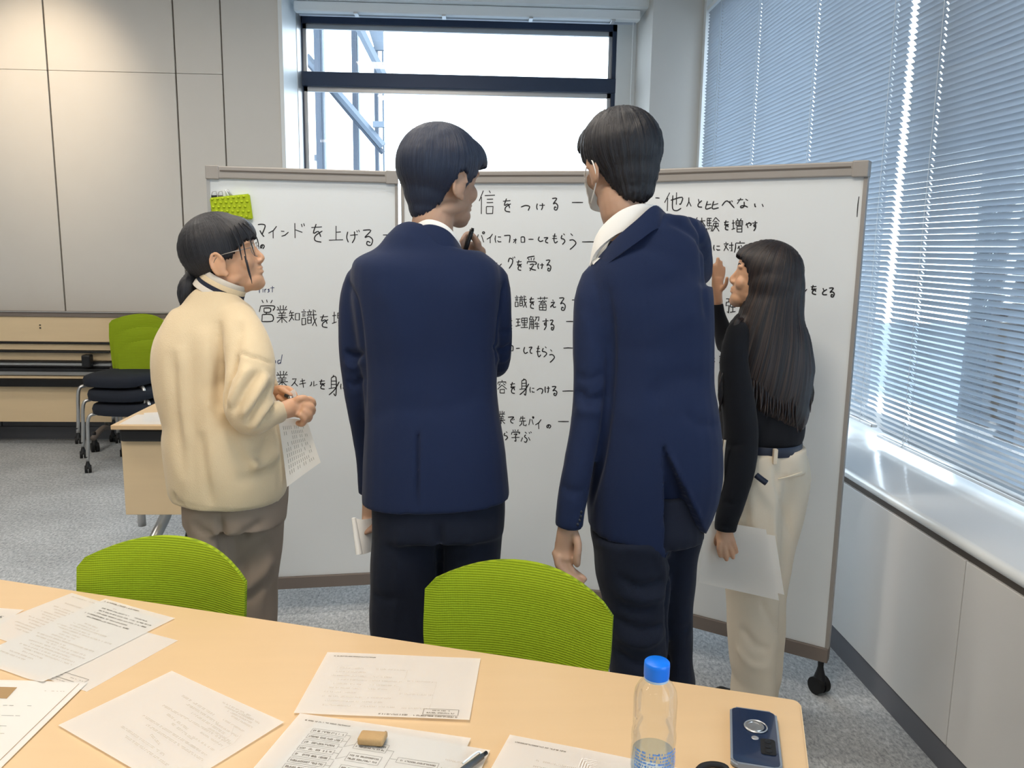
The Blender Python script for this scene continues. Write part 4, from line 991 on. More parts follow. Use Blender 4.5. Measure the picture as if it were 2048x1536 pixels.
def shoe(p, ang, s=1.0):
    rt = Matrix.Rotation(-ang, 3, 'Z'); pts = [(0, -.075, .045, .034, .045), (0, -.03, .05, .038, .05), (0, .05, .035, .042, .034), (0, .12, .024, .045, .023), (0, .165, .02, .036, .018)]
    bm = bmesh.new(); tube(bm, pts, n=16, sub=3, rnd=(.5, .5), lat=(0, 0, 1))
    for v in bm.verts:
        v.co.z = max(v.co.z, .0); v.co = rt @ (v.co*s)+V(p)
    return bm
def LG(rows, Y, d): return [ring(py, L_, R_, Y, dd) for (py, L_, R_), dd in zip(rows, d)]
LEG1 = [[(1045, 745, 884), (1120, 743, 882), (1200, 741, 878), (1280, 740, 872)], [(1045, 876, 1010), (1120, 878, 1004), (1200, 880, 994), (1280, 882, 982)]]
def cuff(pts, n=20): return tb_(pts, n=n, sub=2)
def suit_trousers(par, Yc, hipL, hipR, py0, legs, m, d=.12, fl=None, amp=.0022, sc_=9, rise=70):
    parts = []
    a = ring(py0-rise, hipL, hipR, Yc, d); b_ = ring(py0+35, hipL+1, hipR-1, Yc, d*1.0)
    parts.append(tb_([a, ring(py0, hipL, hipR, Yc, d*1.03), b_], sub=2, n=24, p=2.3))
    for L_ in legs: parts.append(tb_(L_, n=22, sub=3, p=2.2))
    me = fuse(parts, .008, 5); crumple(me, amp, sc_, 5, (1, 1, 1.6))
    if fl: folds(me, fl)
    return obj('trousers', me, m, par, smooth=1)
def leg_to_floor(top, knee, foot):
    """three (x,y,z,ra,rb) in world"""
    return [top, tuple((np.array(top)+np.array(knee))/2), knee, tuple((np.array(knee)*.5+np.array(foot)*.5)), foot]

# ---------------------------------------------------------------- man with the marker at his chin (left of the pair)
Y0 = 2.05
pL = person((-.10, Y0, 0), 'man in a navy suit facing the board, right hand with a marker at his chin')
tor = [ring(480, 806, 914, 2.035, .062), ring(490, 772, 938, 2.03, .078), ring(508, 734, 975, 2.03, .095), ring(530, 708, 1000, 2.03, .108), ring(570, 702, 1003, 2.03, .120), ring(640, 707, 1000, 2.04, .122), ring(720, 718, 997, 2.05, .116), ring(790, 727, 994, 2.05, .112), ring(860, 730, 1000, 2.05, .120), ring(940, 727, 1012, 2.05, .128), ring(1031, 725, 1020, 2.05, .130)]
armL = TQ([(722, 556, 2.04, 30), (712, 590, 2.05, 31), (705, 640, 2.05, 28.5), (704, 700, 2.06, 26.5), (712, 780, 2.08, 25), (724, 850, 2.12, 23), (734, 920, 2.16, 21), (738, 985, 2.18, 20)])
armR = TQ([(988, 554, 2.04, 29), (995, 590, 2.05, 28), (1000, 640, 2.06, 24), (1003, 690, 2.09, 21.5), (1000, 728, 2.13, 20), (990, 738, 2.17, 19)])
foreR = TQ([(1000, 724, 2.13, 19), (985, 700, 2.22, 19), (965, 640, 2.27, 18), (948, 580, 2.28, 17), (940, 535, 2.26, 16)])
jk = fuse([tb_(tor, n=28, sub=3, p=2.35), tb_(armL, rnd=(.8, 0)), tb_(armR, rnd=(.8, .9)), tb_(foreR, rnd=(.5, 0))], .0065, 6)
crumple(jk, .0016, 7, 1, (1, 1, .8)); crumple(jk, .0006, 26, 11)
folds(jk, [([(836, 858), (834, 900), (833, 960), (832, 1036)], .0035, -.011), ([(846, 858), (843, 940), (842, 1036)], .008, .003),
 ([(694, 560), (712, 600), (722, 660), (728, 740), (732, 830)], .010, -.007), ([(1010, 560), (1000, 610), (994, 670), (992, 740)], .006, -.008),
 ([(690, 700), (708, 712), (724, 704)], .008, -.010), ([(688, 722), (705, 736), (726, 722)], .008, .005), ([(694, 760), (712, 770), (728, 752)], .008, -.005),
 ([(985, 690), (1004, 700), (1022, 690)], .007, -.008), ([(990, 716), (1005, 722), (1020, 712)], .007, .004), ([(996, 660), (1010, 664), (1022, 655)], .007, -.004),
 ([(853, 470), (853, 600), (852, 740), (846, 858)], .003, -.0014), ([(760, 560), (790, 640), (800, 760), (790, 880)], .025, .004), ([(930, 560), (920, 650), (925, 780)], .028, .004),
 ([(740, 840), (800, 815), (860, 830)], .02, -.003), ([(960, 790), (900, 820), (860, 815)], .02, -.003)])
jo = obj('suit_jacket', jk, M_suit, pL, smooth=1)
# collar of the jacket: folded band
def band(pxs, Y, dep, h, thick, m, name, par, zfun=None):
    """closed collar band round the neck: list of (px,py) along its visible top edge; back half mirrored away"""
    top = [ypl(x, y, Y-dep*math.sin(math.pi*i/(len(pxs)-1))) for i, (x, y) in enumerate(pxs)]
    a, b_ = top[0], top[-1]; n = 10
    far = [a.lerp(b_, 1-k/n)+V((0, dep*.9*math.sin(math.pi*k/n), -.022*math.sin(math.pi*k/n))) for k in range(1, n)]
    loop = [V(q) for q in cr_interp([tuple(q) for q in top], 4)]+far; c = sum(loop, V())/len(loop); bm = bmesh.new(); rows = []
    for q in loop:
        o_ = (q-c); o_.z = 0; o_.normalize()
        rows.append([bm.verts.new(p) for p in (q-o_*thick*.3, q+o_*thick*.2+V((0, 0, .002)), q+o_*thick*1.2+V((0, 0, -.004)), q+o_*(thick*2.4)+V((0, 0, -h)), q+V((0, 0, -h)))])
    L_ = len(rows)
    for i in range(L_):
        for k in range(5): bm.faces.new((rows[i][k], rows[(i+1) % L_][k], rows[(i+1) % L_][(k+1) % 5], rows[i][(k+1) % 5]))
    return obj(name, bm, m, par, smooth=50)
band([(816, 470), (828, 454), (852, 441), (876, 444), (897, 456), (912, 474), (918, 488)], 2.035, .056, .04, .004, M_shirt, 'shirt_collar', pL)
band([(804, 482), (820, 464), (852, 451), (878, 454), (900, 467), (914, 488), (922, 505)], 2.035, .066, .042, .007, M_suit, 'jacket_collar', pL)
# head
hc = ypl(885, 357, 2.06); hR = rotm(math.radians(52), math.radians(-6), 0); hs = 1.0
hp = head_parts(hc, hR, hs)
nk = TQ([(872, 520, 2.05, 46), (864, 470, 2.04, 43), (868, 430, 2.04, 41), (880, 390, 2.06, 40)], 1.02)
legs_w = lambda x, y, s=1: [(x, y, .93, .07*s, .075*s), (x, y, .5, .05*s, .055*s), (x, y, .1, .035*s, .045*s)]
handp = []
for f in ([(936, 545, 2.26, 13), (937, 520, 2.24, 15), (942, 500, 2.22, 14)], ):
    handp.append(tb_(TQ(f), rnd=(.3, .8), n=14))
for f in ([(944, 497, 2.21, 8), (962, 500, 2.17, 8.2), (964, 508, 2.17, 8), (955, 515, 2.17, 7)], [(942, 490, 2.20, 8), (957, 492, 2.16, 8), (949, 477, 2.17, 7), (940, 467, 2.19, 6.5)], [(941, 504, 2.21, 8), (956, 510, 2.17, 7.6), (958, 519, 2.17, 7), (950, 524, 2.17, 6.5)], [(938, 514, 2.21, 7), (950, 520, 2.18, 7), (950, 530, 2.17, 6), (944, 534, 2.17, 5.5)], [(928, 512, 2.22, 8), (921, 498, 2.18, 8), (926, 482, 2.17, 7.2), (934, 468, 2.19, 6.2)]):
    handp.append(finger(f))
def slim(T, k=.58): return [(a, b_, c_, r*k, q*k) for a, b_, c_, r, q in T]
def inner_body(tor, legs): return [tb_(slim(tor, .5), sub=2)]+[tb_([(tor[-1][0]*.5+L_[0][0]*.5, L_[0][1], tor[-1][2]+.05, .05, .05)]+slim(L_, .62), sub=2) for L_ in legs]
lg1 = LG(LEG1[0], 2.06, [.10, .095, .085, .078]); lg2 = LG(LEG1[1], 2.07, [.10, .095, .085, .078])
lg1 += [(lg1[-1][0]+.005, 2.06, .25, .060, .070), (lg1[-1][0]+.005, 2.06, .03, .055, .068)]; lg2 += [(lg2[-1][0], 2.07, .25, .060, .070), (lg2[-1][0]+.005, 2.07, .03, .055, .068)]
inner = inner_body(tor, (lg1, lg2))
hl = [tb_(slim(armL), rnd=(.6, .3)), tb_(slim(armR), rnd=(.6, .6)), tb_(slim(foreR, .7)), tb_(TQ([(738, 985, 2.18, 15), (740, 1010, 2.18, 16, .6), (738, 1036, 2.18, 15, .6)]), rnd=(.3, .5))]
for k in range(4): hl.append(finger([(730+k*6, 1030, 2.18, 6), (728+k*6, 1050, 2.16, 5.5), (731+k*5, 1066-k*2, 2.13, 5)]))
hl.append(finger([(748, 1000, 2.17, 6.5), (753, 1020, 2.13, 6), (748, 1040, 2.12, 5.5)]))
body = fuse(hp+[tb_(nk, n=20, sub=3)]+handp+inner+hl, .0036, 3)
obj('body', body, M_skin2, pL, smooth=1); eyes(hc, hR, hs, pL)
# hair
def hair_cap(c, R, s, parts, name, m, par, zline, amp=.0014, fa=60, voxel=.004, extra=(), seed=0, trim=True, lock=True, fz=6, sm=14, tgt=.8):
    bms = []
    for p, r in parts:
        bm = bmesh.new(); ell(bm, (0, 0, 0), r, None, 28)
        for v in bm.verts: v.co = R @ ((v.co+V(p))*s)+c
        bms.append(bm)
    me = fuse(bms+list(extra), voxel, sm)
    if trim: hair_trim(me, c, R, s, zline, target=tgt)
    strands(me, c, R, s, amp, fa, fz)
    return obj(name, me, m, par, smooth=1)
zl_short = [(0, .045), (35, .04), (55, .035), (72, -.005), (82, -.030), (88, .012), (100, .010), (112, -.035), (128, -.070), (150, -.094), (180, -.104)]
hair_cap(hc, hR, hs, [((0, -.012, .030), (.099, .110, .101)), ((0, -.034, -.02), (.066, .066, .080)), ((0, .035, .045), (.086, .074, .066)), ((0, -.048, -.070), (.044, .034, .044))], 'hair', M_hairsuit, pL, zl_short, amp=.0005, fa=110, tgt=.74)
rs_ = random.Random(11)
def wisps(par, c, R, s, specs, m):
    bm = bmesh.new()
    for pts, r in specs: tube(bm, TQ([(x, y, Y, rr) for x, y, Y, rr in pts]), n=6, sub=3, rnd=(0, .8))
    o = obj('hair_wisps', bm, m, par, smooth=1); o['kind'] = 'stuff'
    at = o.data.attributes.new('strand', 'FLOAT_VECTOR', 'POINT'); v = getv(o.data); at.data.foreach_set('vector', (v*np.array([300, 300, 8])).astype(np.float32).ravel()); return o
wl = []
for k in range(0): wl.append((((962-k, 340+4*k, 2.06, 1.8), (965-k, 362+3*k, 2.07, 1.4), (961-k*1.5, 384+rs_.uniform(-4, 6), 2.08, .5)), 1))
wl.append((((800, 330, 2.05, 1.4), (792, 312, 2.05, 1.1), (800, 296, 2.05, .5)), 1)); wl.append((((806, 318, 2.05, 1.4), (796, 302, 2.05, 1.0), (806, 290, 2.05, .5)), 1))
wisps(pL, hc, hR, hs, wl, M_hairsuit)
# trousers and shoes
suit_trousers(pL, 2.05, 745, 1010, 1060, [lg1, lg2], M_suit2, .115, fl=[([(800, 1050), (796, 1150), (790, 1280)], .012, .004), ([(878, 1040), (880, 1150), (878, 1280)], .008, -.012), ([(940, 1050), (942, 1150), (938, 1260)], .012, .004), ([(746, 1190), (775, 1200), (800, 1190)], .012, -.005)])
for x in (lg1[-1][0], lg2[-1][0]): obj('shoe', shoe((x, 2.07, 0), .1 if x > -.1 else -.1), M_rubber, pL, smooth=1)
# marker in his hand and the rolled sheet
o = obj('board_marker', wire([ypl(944, 459, 2.165), ypl(942, 466, 2.165), ypl(936, 484, 2.165), ypl(926, 520, 2.17)], .0058, 12), M_black, smooth=1); tag(o, 'black board marker held at the chin of the man in the navy suit', 'marker')
bm = wire([ypl(945.5, 456, 2.165), ypl(943, 466, 2.165)], .0040, 12)
obj('marker_tip_cap', bm, M_black, o, smooth=1)
bm = bmesh.new(); n = 14; rows = []
tl_, tr_, bl_, br_ = ypl(704, 1037, 2.12), ypl(765, 1030, 2.20), ypl(712, 1112, 2.10), ypl(772, 1085, 2.20)
for i in range(n+1):
    u = i/n; row = []
    for j in range(9):
        v_ = j/8; p = tl_.lerp(tr_, u).lerp(bl_.lerp(br_, u), v_); cur = .022*math.sin(math.pi*min(1, u*1.1)); p = p+V((0, -cur+ (.01*(1-u)**3), 0)); row.append(bm.verts.new(p))
    rows.append(row)
for i in range(n):
    for j in range(8): bm.faces.new((rows[i][j], rows[i+1][j], rows[i+1][j+1], rows[i][j+1]))
tube(bm, [(*(tl_+V((.004, .004, 0))), .006, .006), (*(bl_+V((.008, .004, .004))), .009, .009)], n=12, sub=1)
o = obj('rolled_sheet', bm, M_paper, smooth=40); tag(o, 'curled white sheet held low beside the left leg of the man with the marker', 'paper')

# ---------------------------------------------------------------- taller man leaning to the board (right of the pair)
pR = person((.38, 2.0, 0), 'taller man in a navy suit seen from behind, white mask loop at his ear')
tor = [ring(440, 1292, 1340, 2.03, .050), ring(460, 1268, 1372, 2.02, .070), ring(484, 1238, 1400, 2.00, .088), ring(512, 1214, 1410, 2.0, .100), ring(540, 1188, 1416, 2.0, .112), ring(572, 1170, 1419, 2.0, .118), ring(620, 1172, 1424, 2.0, .125), ring(700, 1180, 1424, 2.0, .125), ring(790, 1182, 1424, 1.99, .122), ring(860, 1180, 1434, 1.98, .128), ring(940, 1176, 1442, 1.98, .136), ring(1010, 1172, 1438, 1.99, .140), ring(1080, 1172, 1400, 2.0, .138), ring(1102, 1178, 1370, 2.0, .135)]
aL = TQ([(1196, 556, 1.99, 34), (1186, 600, 1.97, 38), (1182, 680, 1.95, 37), (1182, 760, 1.93, 35), (1172, 850, 1.91, 32), (1156, 930, 1.90, 30), (1143, 1000, 1.90, 29), (1137, 1054, 1.90, 28.5)])
aR = TQ([(1376, 468, 2.03, 34), (1386, 490, 2.10, 35), (1394, 530, 2.24, 32), (1396, 545, 2.38, 28), (1392, 520, 2.52, 25), (1390, 500, 2.62, 22)])
jk = fuse([tb_(tor, n=28, sub=3, p=2.35), tb_(aL, rnd=(.8, 0)), tb_(aR, rnd=(.9, 0))], .0065, 6)
crumple(jk, .002, 8, 2, (1, 1, .9)); crumple(jk, .0006, 26, 12)
def drop_hem(me, x0, xv, dz, z0, dzr):
    v = getv(me); M3 = np.array([list(CR), list(CU), list(fw)]); q = (v-np.array([0, 0, H]))@M3.T; X = 1024+F*q[:, 0]/q[:, 2]
    k = np.clip((xv-X)/(xv-x0), 0, 1)*np.clip((X-x0+6)/10, 0, 1)*np.clip((z0-v[:, 2])/dzr, 0, 1); v[:, 2] -= dz*k; setv(me, v)
drop_hem(jk, 1174, 1335, .075, 1.05, .28)
# vent: raise the right flap outward, sink the wedge beneath it
def wedge(me, tri, push, far=170):
    T = bvh(me); v = getv(me); nn = getn(me)
    a = [np.array(q, float) for q in tri]; 
    px = []
    M3 = np.array([list(CR), list(CU), list(fw)]); q = (v-np.array([0, 0, H]))@M3.T; X = 1024+F*q[:, 0]/q[:, 2]; Yp = 768-F*q[:, 1]/q[:, 2]
    def side(p, r): return (X-p[0])*(r[1]-p[1])-(Yp-p[1])*(r[0]-p[0])
    s = [side(a[i], a[(i+1) % 3]) for i in range(3)]
    s = [x if s_ else x for x, s_ in zip(s, (1, 1, 1))]
    ln = [np.linalg.norm(a[(i+1) % 3]-a[i]) for i in range(3)]
    ds = [x/l for x, l in zip(s, ln)]
    ins = np.minimum(np.minimum(ds[0], ds[1]), ds[2]) if np.cross(a[1]-a[0], a[2]-a[0]) < 0 else np.minimum(np.minimum(-ds[0], -ds[1]), -ds[2])
    m = np.clip(ins/6, 0, 1)*(nn@np.array(list(fw)) < .1)
    m = m*np.clip(np.hypot(X-a[0][0], Yp-a[0][1])/far, .25, 1)
    setv(me, v-nn*(push*m)[:, None])
wedge(jk, [(1325, 880), (1440, 1130), (1332, 1150)], .055)
folds(jk, [([(1325, 882), (1360, 950), (1410, 1054)], .0045, .006), ([(1325, 882), (1328, 960), (1334, 1090)], .006, -.004),
 ([(1212, 560), (1222, 640), (1224, 720), (1218, 800), (1206, 900), (1184, 1000), (1168, 1070)], .011, -.011), ([(1306, 424), (1262, 452), (1222, 486), (1200, 512), (1192, 530)], .003, -.002),
 ([(1334, 440), (1358, 450), (1396, 478), (1412, 520)], .012, -.008), ([(1340, 440), (1372, 438), (1400, 452)], .012, .006), ([(1400, 470), (1406, 560), (1412, 640)], .01, -.004),
 ([(1300, 600), (1350, 560), (1400, 540)], .022, -.004), ([(1280, 700), (1340, 650), (1410, 620)], .022, .003), ([(1290, 800), (1350, 760), (1420, 760)], .025, -.005), ([(1360, 820), (1400, 850), (1436, 850)], .015, -.005), ([(1250, 860), (1290, 780), (1300, 700)], .03, .005),
 ([(1150, 780), (1180, 800), (1212, 790)], .012, -.008), ([(1150, 815), (1178, 826), (1206, 820)], .012, .005), ([(1152, 750), (1180, 758), (1212, 745)], .010, -.005), ([(1118, 960), (1140, 985), (1166, 980)], .012, -.005),
 ([(1286, 470), (1292, 600), (1310, 760), (1325, 882)], .003, -.0016), ([(1162, 620), (1180, 700), (1176, 780)], .014, .003)])
obj('suit_jacket', jk, M_suit, pR, smooth=1)
for k, (x, y) in enumerate(((1162, 1024), (1161, 1033), (1159, 1041), (1155, 1049))):
    h = bvh(jk).ray_cast(CP, ray(x, y).normalized())[0]
    if h: bm = bmesh.new(); ell(bm, h, (.0045, .0022, .0045), None, 12); obj('button', bm, M_btn, bpy.data.objects[pR.name].children[0], smooth=1)
# right flap of the vent as a hanging cloth tail
fp = [(1325, 881), (1345, 905), (1372, 955), (1398, 1010), (1411, 1056), (1424, 1032), (1436, 1004), (1442, 978)]
hit = lambda x, y: bvh(jk).ray_cast(CP, ray(x, y).normalized())[0]
band([(1184, 524), (1188, 494), (1200, 460), (1236, 426), (1274, 410), (1302, 411), (1318, 414), (1328, 426)], 2.02, .078, .05, .004, M_shirt, 'shirt_collar', pR)
band([(1190, 536), (1204, 510), (1236, 474), (1272, 442), (1306, 413), (1324, 422), (1338, 440)], 2.01, .094, .05, .007, M_suit, 'jacket_collar', pR)
bm = bmesh.new()
q = [ypl(1187, 532, 1.965), ypl(1184, 516, 1.97), ypl(1206, 464, 2.0), ypl(1226, 470, 1.96), ypl(1206, 512, 1.945)]
bm = prism(q, (0, .02, 0)); bmesh.ops.bevel(bm, geom=bm.edges[:], offset=.003, segments=2, affect='EDGES'); obj('shirt_front', bm, M_shirt, pR, smooth=40)
hc = ypl(1240, 322, 2.02); hR = rotm(math.radians(-24), math.radians(-10), math.radians(-5)); hs = 1.02
hp = head_parts(hc, hR, hs)
nk = TQ([(1275, 520, 2.02, 52), (1262, 460, 2.01, 48), (1246, 420, 2.0, 46), (1238, 380, 2.01, 44)], 1.0)
hand = [tb_(TQ([(1137, 1050, 1.90, 21, .7), (1134, 1072, 1.90, 22, .65), (1132, 1100, 1.90, 24, .5), (1133, 1120, 1.89, 22, .5)]), n=18, rnd=(0, .5))]
for f in ([(1118, 1112, 1.89, 8.2), (1116, 1128, 1.885, 8), (1130, 1146, 1.88, 7.6), (1148, 1164, 1.87, 7)], [(1126, 1120, 1.89, 8.5), (1129, 1138, 1.885, 8.2), (1146, 1154, 1.88, 7.6), (1162, 1166, 1.87, 7)], [(1136, 1122, 1.89, 8.5), (1141, 1138, 1.885, 8.2), (1156, 1150, 1.88, 7.6), (1168, 1158, 1.87, 7)], [(1110, 1104, 1.90, 7.2), (1114, 1120, 1.89, 7), (1122, 1136, 1.885, 6.6), (1134, 1152, 1.88, 6)], [(1150, 1068, 1.89, 9), (1156, 1090, 1.875, 8.4), (1154, 1112, 1.87, 8.6), (1154, 1128, 1.87, 7.6)]):
    hand.append(finger(f))
l1 = LG([(1095, 1184, 1345), (1150, 1190, 1342), (1220, 1206, 1338), (1300, 1217, 1336), (1350, 1220, 1336)], 1.97, [.11, .10, .09, .082, .078]); l2 = LG([(1080, 1310, 1404), (1150, 1312, 1390), (1220, 1318, 1383), (1300, 1322, 1382), (1360, 1324, 1384)], 2.06, [.10, .095, .085, .078, .074])
l1 += [(l1[-1][0]+.01, 1.97, .25, .062, .072), (l1[-1][0]+.01, 1.97, .03, .056, .07)]; l2 += [(l2[-1][0]+.005, 2.07, .25, .055, .07), (l2[-1][0]+.01, 2.08, .03, .055, .07)]
inner = inner_body(tor, (l1, l2))
hr2 = [tb_(slim(aR, .8)), tb_(TQ([(1390, 500, 2.62, 15), (1389, 492, 2.70, 16, .6), (1388, 486, 2.77, 14, .5)]), rnd=(0, .5))]
for k in range(4): hr2.append(finger([(1376+k*7, 484, 2.77, 5), (1375+k*7, 474, 2.80, 4.8), (1376+k*6, 468, 2.795, 4.4)]))
hr2.append(finger([(1374, 492, 2.72, 5.5), (1368, 484, 2.76, 5), (1370, 476, 2.79, 4.5)]))
body = fuse(hp+[tb_(nk, n=20, sub=3), tb_(slim(aL, .55), rnd=(.6, 0))]+hand+inner+hr2, .0036, 3)
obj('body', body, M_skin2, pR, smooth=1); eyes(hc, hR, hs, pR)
zl_r = [(0, .05), (40, .045), (60, .04), (74, .0), (82, -.028), (88, .0), (97, -.012), (108, -.045), (124, -.080), (150, -.102), (180, -.108)]
ex = []
for k in range(7):
    a = rs_.uniform(-.05, .05); x = 1225+k*9; ex.append(tb_(TQ([(x, 262, 2.02, 7), (x+3, 246, 2.0, 7), (x+9, 233-rs_.uniform(-3, 6)+abs(k-3)*2, 1.99, 3)]), n=8, rnd=(0, .5)))
hair_cap(hc, hR, hs, [((0, -.010, .026), (.093, .107, .096)), ((0, -.036, -.022), (.068, .064, .078)), ((0, .035, .045), (.078, .072, .062)), ((0, -.045, -.070), (.050, .038, .044))], 'hair', M_hair, pR, zl_r, amp=.0017, fa=64, extra=ex, tgt=.74)
wl = []
for k in range(0): wl.append((((1322+k, 318+k*8, 2.0, 1.6), (1328+k*.6, 330+k*8, 2.0, 1.3), (1330-k*.5, 346+k*7, 2.0, .5)), 1))
for k in range(9):
    x = 1222+k*8; wl.append((((x, 246, 1.97, 2.2), (x+rs_.uniform(-2, 5), 234, 1.975, 1.8), (x+rs_.uniform(0, 10), 226+rs_.uniform(-1, 6), 1.98, .6)), 1))
wisps(pR, hc, hR, hs, wl, M_hair)
# face mask: pleated patch over nose and chin, ear loop round the ear
def loc2w(p, c, R, s): return R @ (V(p)*s)+c
bm = bmesh.new(); g = []
for i in range(13):
    row = []
    for j in range(9):
        a = math.radians(-62+124*i/12); z = -.012-.088*j/8; r = .094-.004*abs(j-3)/4+(.022*math.exp(-(a/.28)**2)*math.exp(-((j-2)/3)**2)); pl = .0015*(j % 2)
        row.append(bm.verts.new(loc2w((math.sin(a)*(r*.80+pl), math.cos(a)*(r+pl)+.012, z+.01*abs(a)), hc, hR, hs)))
    g.append(row)
for i in range(12):
    for j in range(8): bm.faces.new((g[i][j], g[i+1][j], g[i+1][j+1], g[i][j+1]))
bmesh.ops.solidify(bm, geom=bm.faces[:], thickness=.0015)
mk = obj('face_mask', bm, M_shirt, pR, smooth=40)
for sx in (-1, 1):
    pts = [(sx*.070, .052, -.022), (sx*.082, .020, -.008), (sx*.086, -.006, .006), (sx*.087, -.020, -.015), (sx*.080, -.010, -.045), (sx*.066, .045, -.085)]
    obj('ear_loop', wire([loc2w(p, hc, hR, hs) for p in pts], .0016, 8, 4), M_shirt, mk, smooth=1)
suit_trousers(pR, 2.0, 1182, 1404, 1075, [l1, l2], M_suit2, .125, amp=.004, sc_=13, fl=[([(1338, 1092), (1340, 1150), (1334, 1210), (1338, 1340)], .008, -.014), ([(1230, 1150), (1280, 1175), (1330, 1160)], .014, -.008), ([(1230, 1185), (1290, 1200), (1334, 1190)], .014, .007), ([(1222, 1235), (1280, 1260), (1334, 1250)], .014, -.009), ([(1230, 1270), (1290, 1290), (1330, 1262)], .014, .008), ([(1226, 1300), (1280, 1330), (1330, 1312)], .014, -.008), ([(1312, 1100), (1322, 1130), (1330, 1160)], .012, .006), ([(1345, 1250), (1362, 1262), (1382, 1252)], .010, -.005), ([(1235, 1210), (1270, 1222), (1310, 1218)], .012, -.005)])
for x, y in ((l1[-1][0], 1.98), (l2[-1][0], 2.09)): obj('shoe', shoe((x, y, 0), -.05), M_rubber, pR, smooth=1)

# ---------------------------------------------------------------- woman in the cream sweatshirt, profile to the right
YL = 2.22
wL = person((-.62, YL, 0), 'woman in a cream sweatshirt and brown trousers, ponytail and thin glasses, holding notes')
tor = [ring(600, 392, 478, 2.235, .060), ring(612, 372, 494, 2.225, .078), ring(632, 354, 512, 2.22, .102), ring(662, 338, 518, 2.22, .126), ring(700, 324, 515, 2.22, .142), ring(735, 313, 505, 2.22, .148), ring(790, 317, 500, 2.22, .150), ring(850, 326, 548, 2.22, .152), ring(910, 332, 568, 2.22, .158), ring(960, 338, 572, 2.22, .160), ring(1005, 343, 572, 2.22, .155), ring(1026, 350, 566, 2.22, .150)]
aR = TQ([(468, 640, 2.17, 42), (488, 680, 2.13, 46), (500, 725, 2.09, 48), (498, 770, 2.06, 48), (492, 812, 2.05, 46), (500, 835, 2.06, 38), (522, 832, 2.08, 32), (543, 826, 2.10, 25), (556, 824, 2.12, 21)])
aL = TQ([(470, 640, 2.30, 38), (500, 700, 2.38, 38), (520, 760, 2.42, 30), (540, 785, 2.40, 20)])
sw = fuse([tb_(tor, n=28, sub=3, p=2.25), tb_(aR, rnd=(.8, 0)), tb_(aL, rnd=(.8, 0))], .0065, 7)
crumple(sw, .0045, 6.5, 7, (1.2, 1.2, .35)); crumple(sw, .0015, 18, 8, (1, 1, .6))
folds(sw, [([(474, 702), (500, 712), (524, 718), (548, 730)], .004, -0.0068), ([(474, 706), (464, 740), (452, 780), (448, 820)], .008, -0.0135),
 ([(485, 640), (470, 700), (462, 760)], .016, -0.0081), ([(500, 730), (476, 775), (458, 815)], .012, 0.0108), ([(520, 740), (492, 780), (466, 828)], .010, -0.0121), ([(536, 745), (512, 790), (480, 836)], .012, 0.0108), ([(546, 770), (520, 806), (490, 850)], .009, -0.0135), ([(552, 790), (530, 820), (500, 862)], .010, 0.0095), ([(548, 806), (536, 826), (520, 850)], .006, -0.0095),
 ([(448, 826), (462, 862), (478, 900), (500, 940)], .016, -0.0121), ([(460, 850), (486, 905), (520, 940)], .016, 0.0081), ([(540, 862), (528, 900), (512, 930)], .018, -0.0095), ([(470, 960), (520, 950), (562, 925)], .018, -0.0068), ([(500, 930), (530, 925), (560, 905)], .018, 0.0095),
 ([(380, 640), (376, 760), (384, 900), (390, 1010)], .018, -0.0068), ([(345, 700), (352, 830), (366, 960)], .016, -0.0081), ([(410, 650), (416, 760), (420, 860), (430, 980)], .02, 0.0081), ([(436, 640), (440, 740), (436, 840)], .014, -0.0081), ([(360, 690), (366, 800), (376, 900)], .014, 0.0068), ([(400, 860), (410, 940), (420, 1015)], .014, -0.0068), ([(350, 986), (350, 1003), (368, 1010)], .010, -0.0054),
 ([(344, 1000), (420, 1018), (500, 1019), (566, 996)], .003, -0.0020)])
obj('sweatshirt', sw, M_knit, wL, smooth=1)
obj('sleeve_cuff', fuse([tb_(TQ([(541, 827, 2.095, 24.5), (550, 825.5, 2.11, 24), (560, 823, 2.125, 22)]), n=24, sub=2, rnd=(0, .15))], .004, 2), M_knit, wL, smooth=1)
# high collar: pale bands with a navy stripe
def neckband(par, pts, m, name):
    me = fuse([tb_(TQ(pts, 1.0), n=28, sub=3)], .004, 3); return obj(name, me, m, par, smooth=1)
M_cream2 = mat('collar_stripe_pale', (208, 200, 188), .85, var=.1, vscale=30)
def tilt_loop(c, rx, ry, tilt, roll_, h, thick, m, name, par, dz=0):
    """sloping collar band: elliptic loop tilted toward the throat"""
    bm = bmesh.new(); rows = []; Rr = Matrix.Rotation(tilt, 3, 'Y') @ Matrix.Rotation(roll_, 3, 'X')
    for k in range(40):
        a = 2*math.pi*k/40; e = V((math.cos(a), math.sin(a), 0)); rows.append([bm.verts.new(c+Rr @ V((e.x*(rx+o_), e.y*(ry+o_), zq+dz))) for o_, zq in ((0, h/2), (thick*.6, h/2+.001), (thick, h/2-.002), (thick*1.25, -h/2+.001), (thick*1.1, -h/2), (0, -h/2))])
    for i in range(40):
        for k in range(6): bm.faces.new((rows[i][k], rows[(i+1) % 40][k], rows[(i+1) % 40][(k+1) % 6], rows[i][(k+1) % 6]))
    return obj(name, bm, m, par, smooth=40)
cc = ypl(441, 579, 2.225)
for dz, h, m, th, nm in ((.030, .013, M_cream2, .003, 'collar_band'), (.017, .013, M_knit, .0045, 'collar_band'), (.005, .012, mat('collar_stripe_navy', (26, 32, 50), .85, var=.05), .0045, 'collar_stripe'), (-.008, .016, M_cream2, .0065, 'collar_band')):
    tilt_loop(cc, .056+(.02-dz)*.16, .058, math.radians(27), math.radians(0), h, th, m, nm, wL, dz)
hc = ypl(449, 513, 2.24); hR = rotm(math.radians(84), math.radians(15), 0); hs = .965
hp = head_parts(hc, hR, hs)
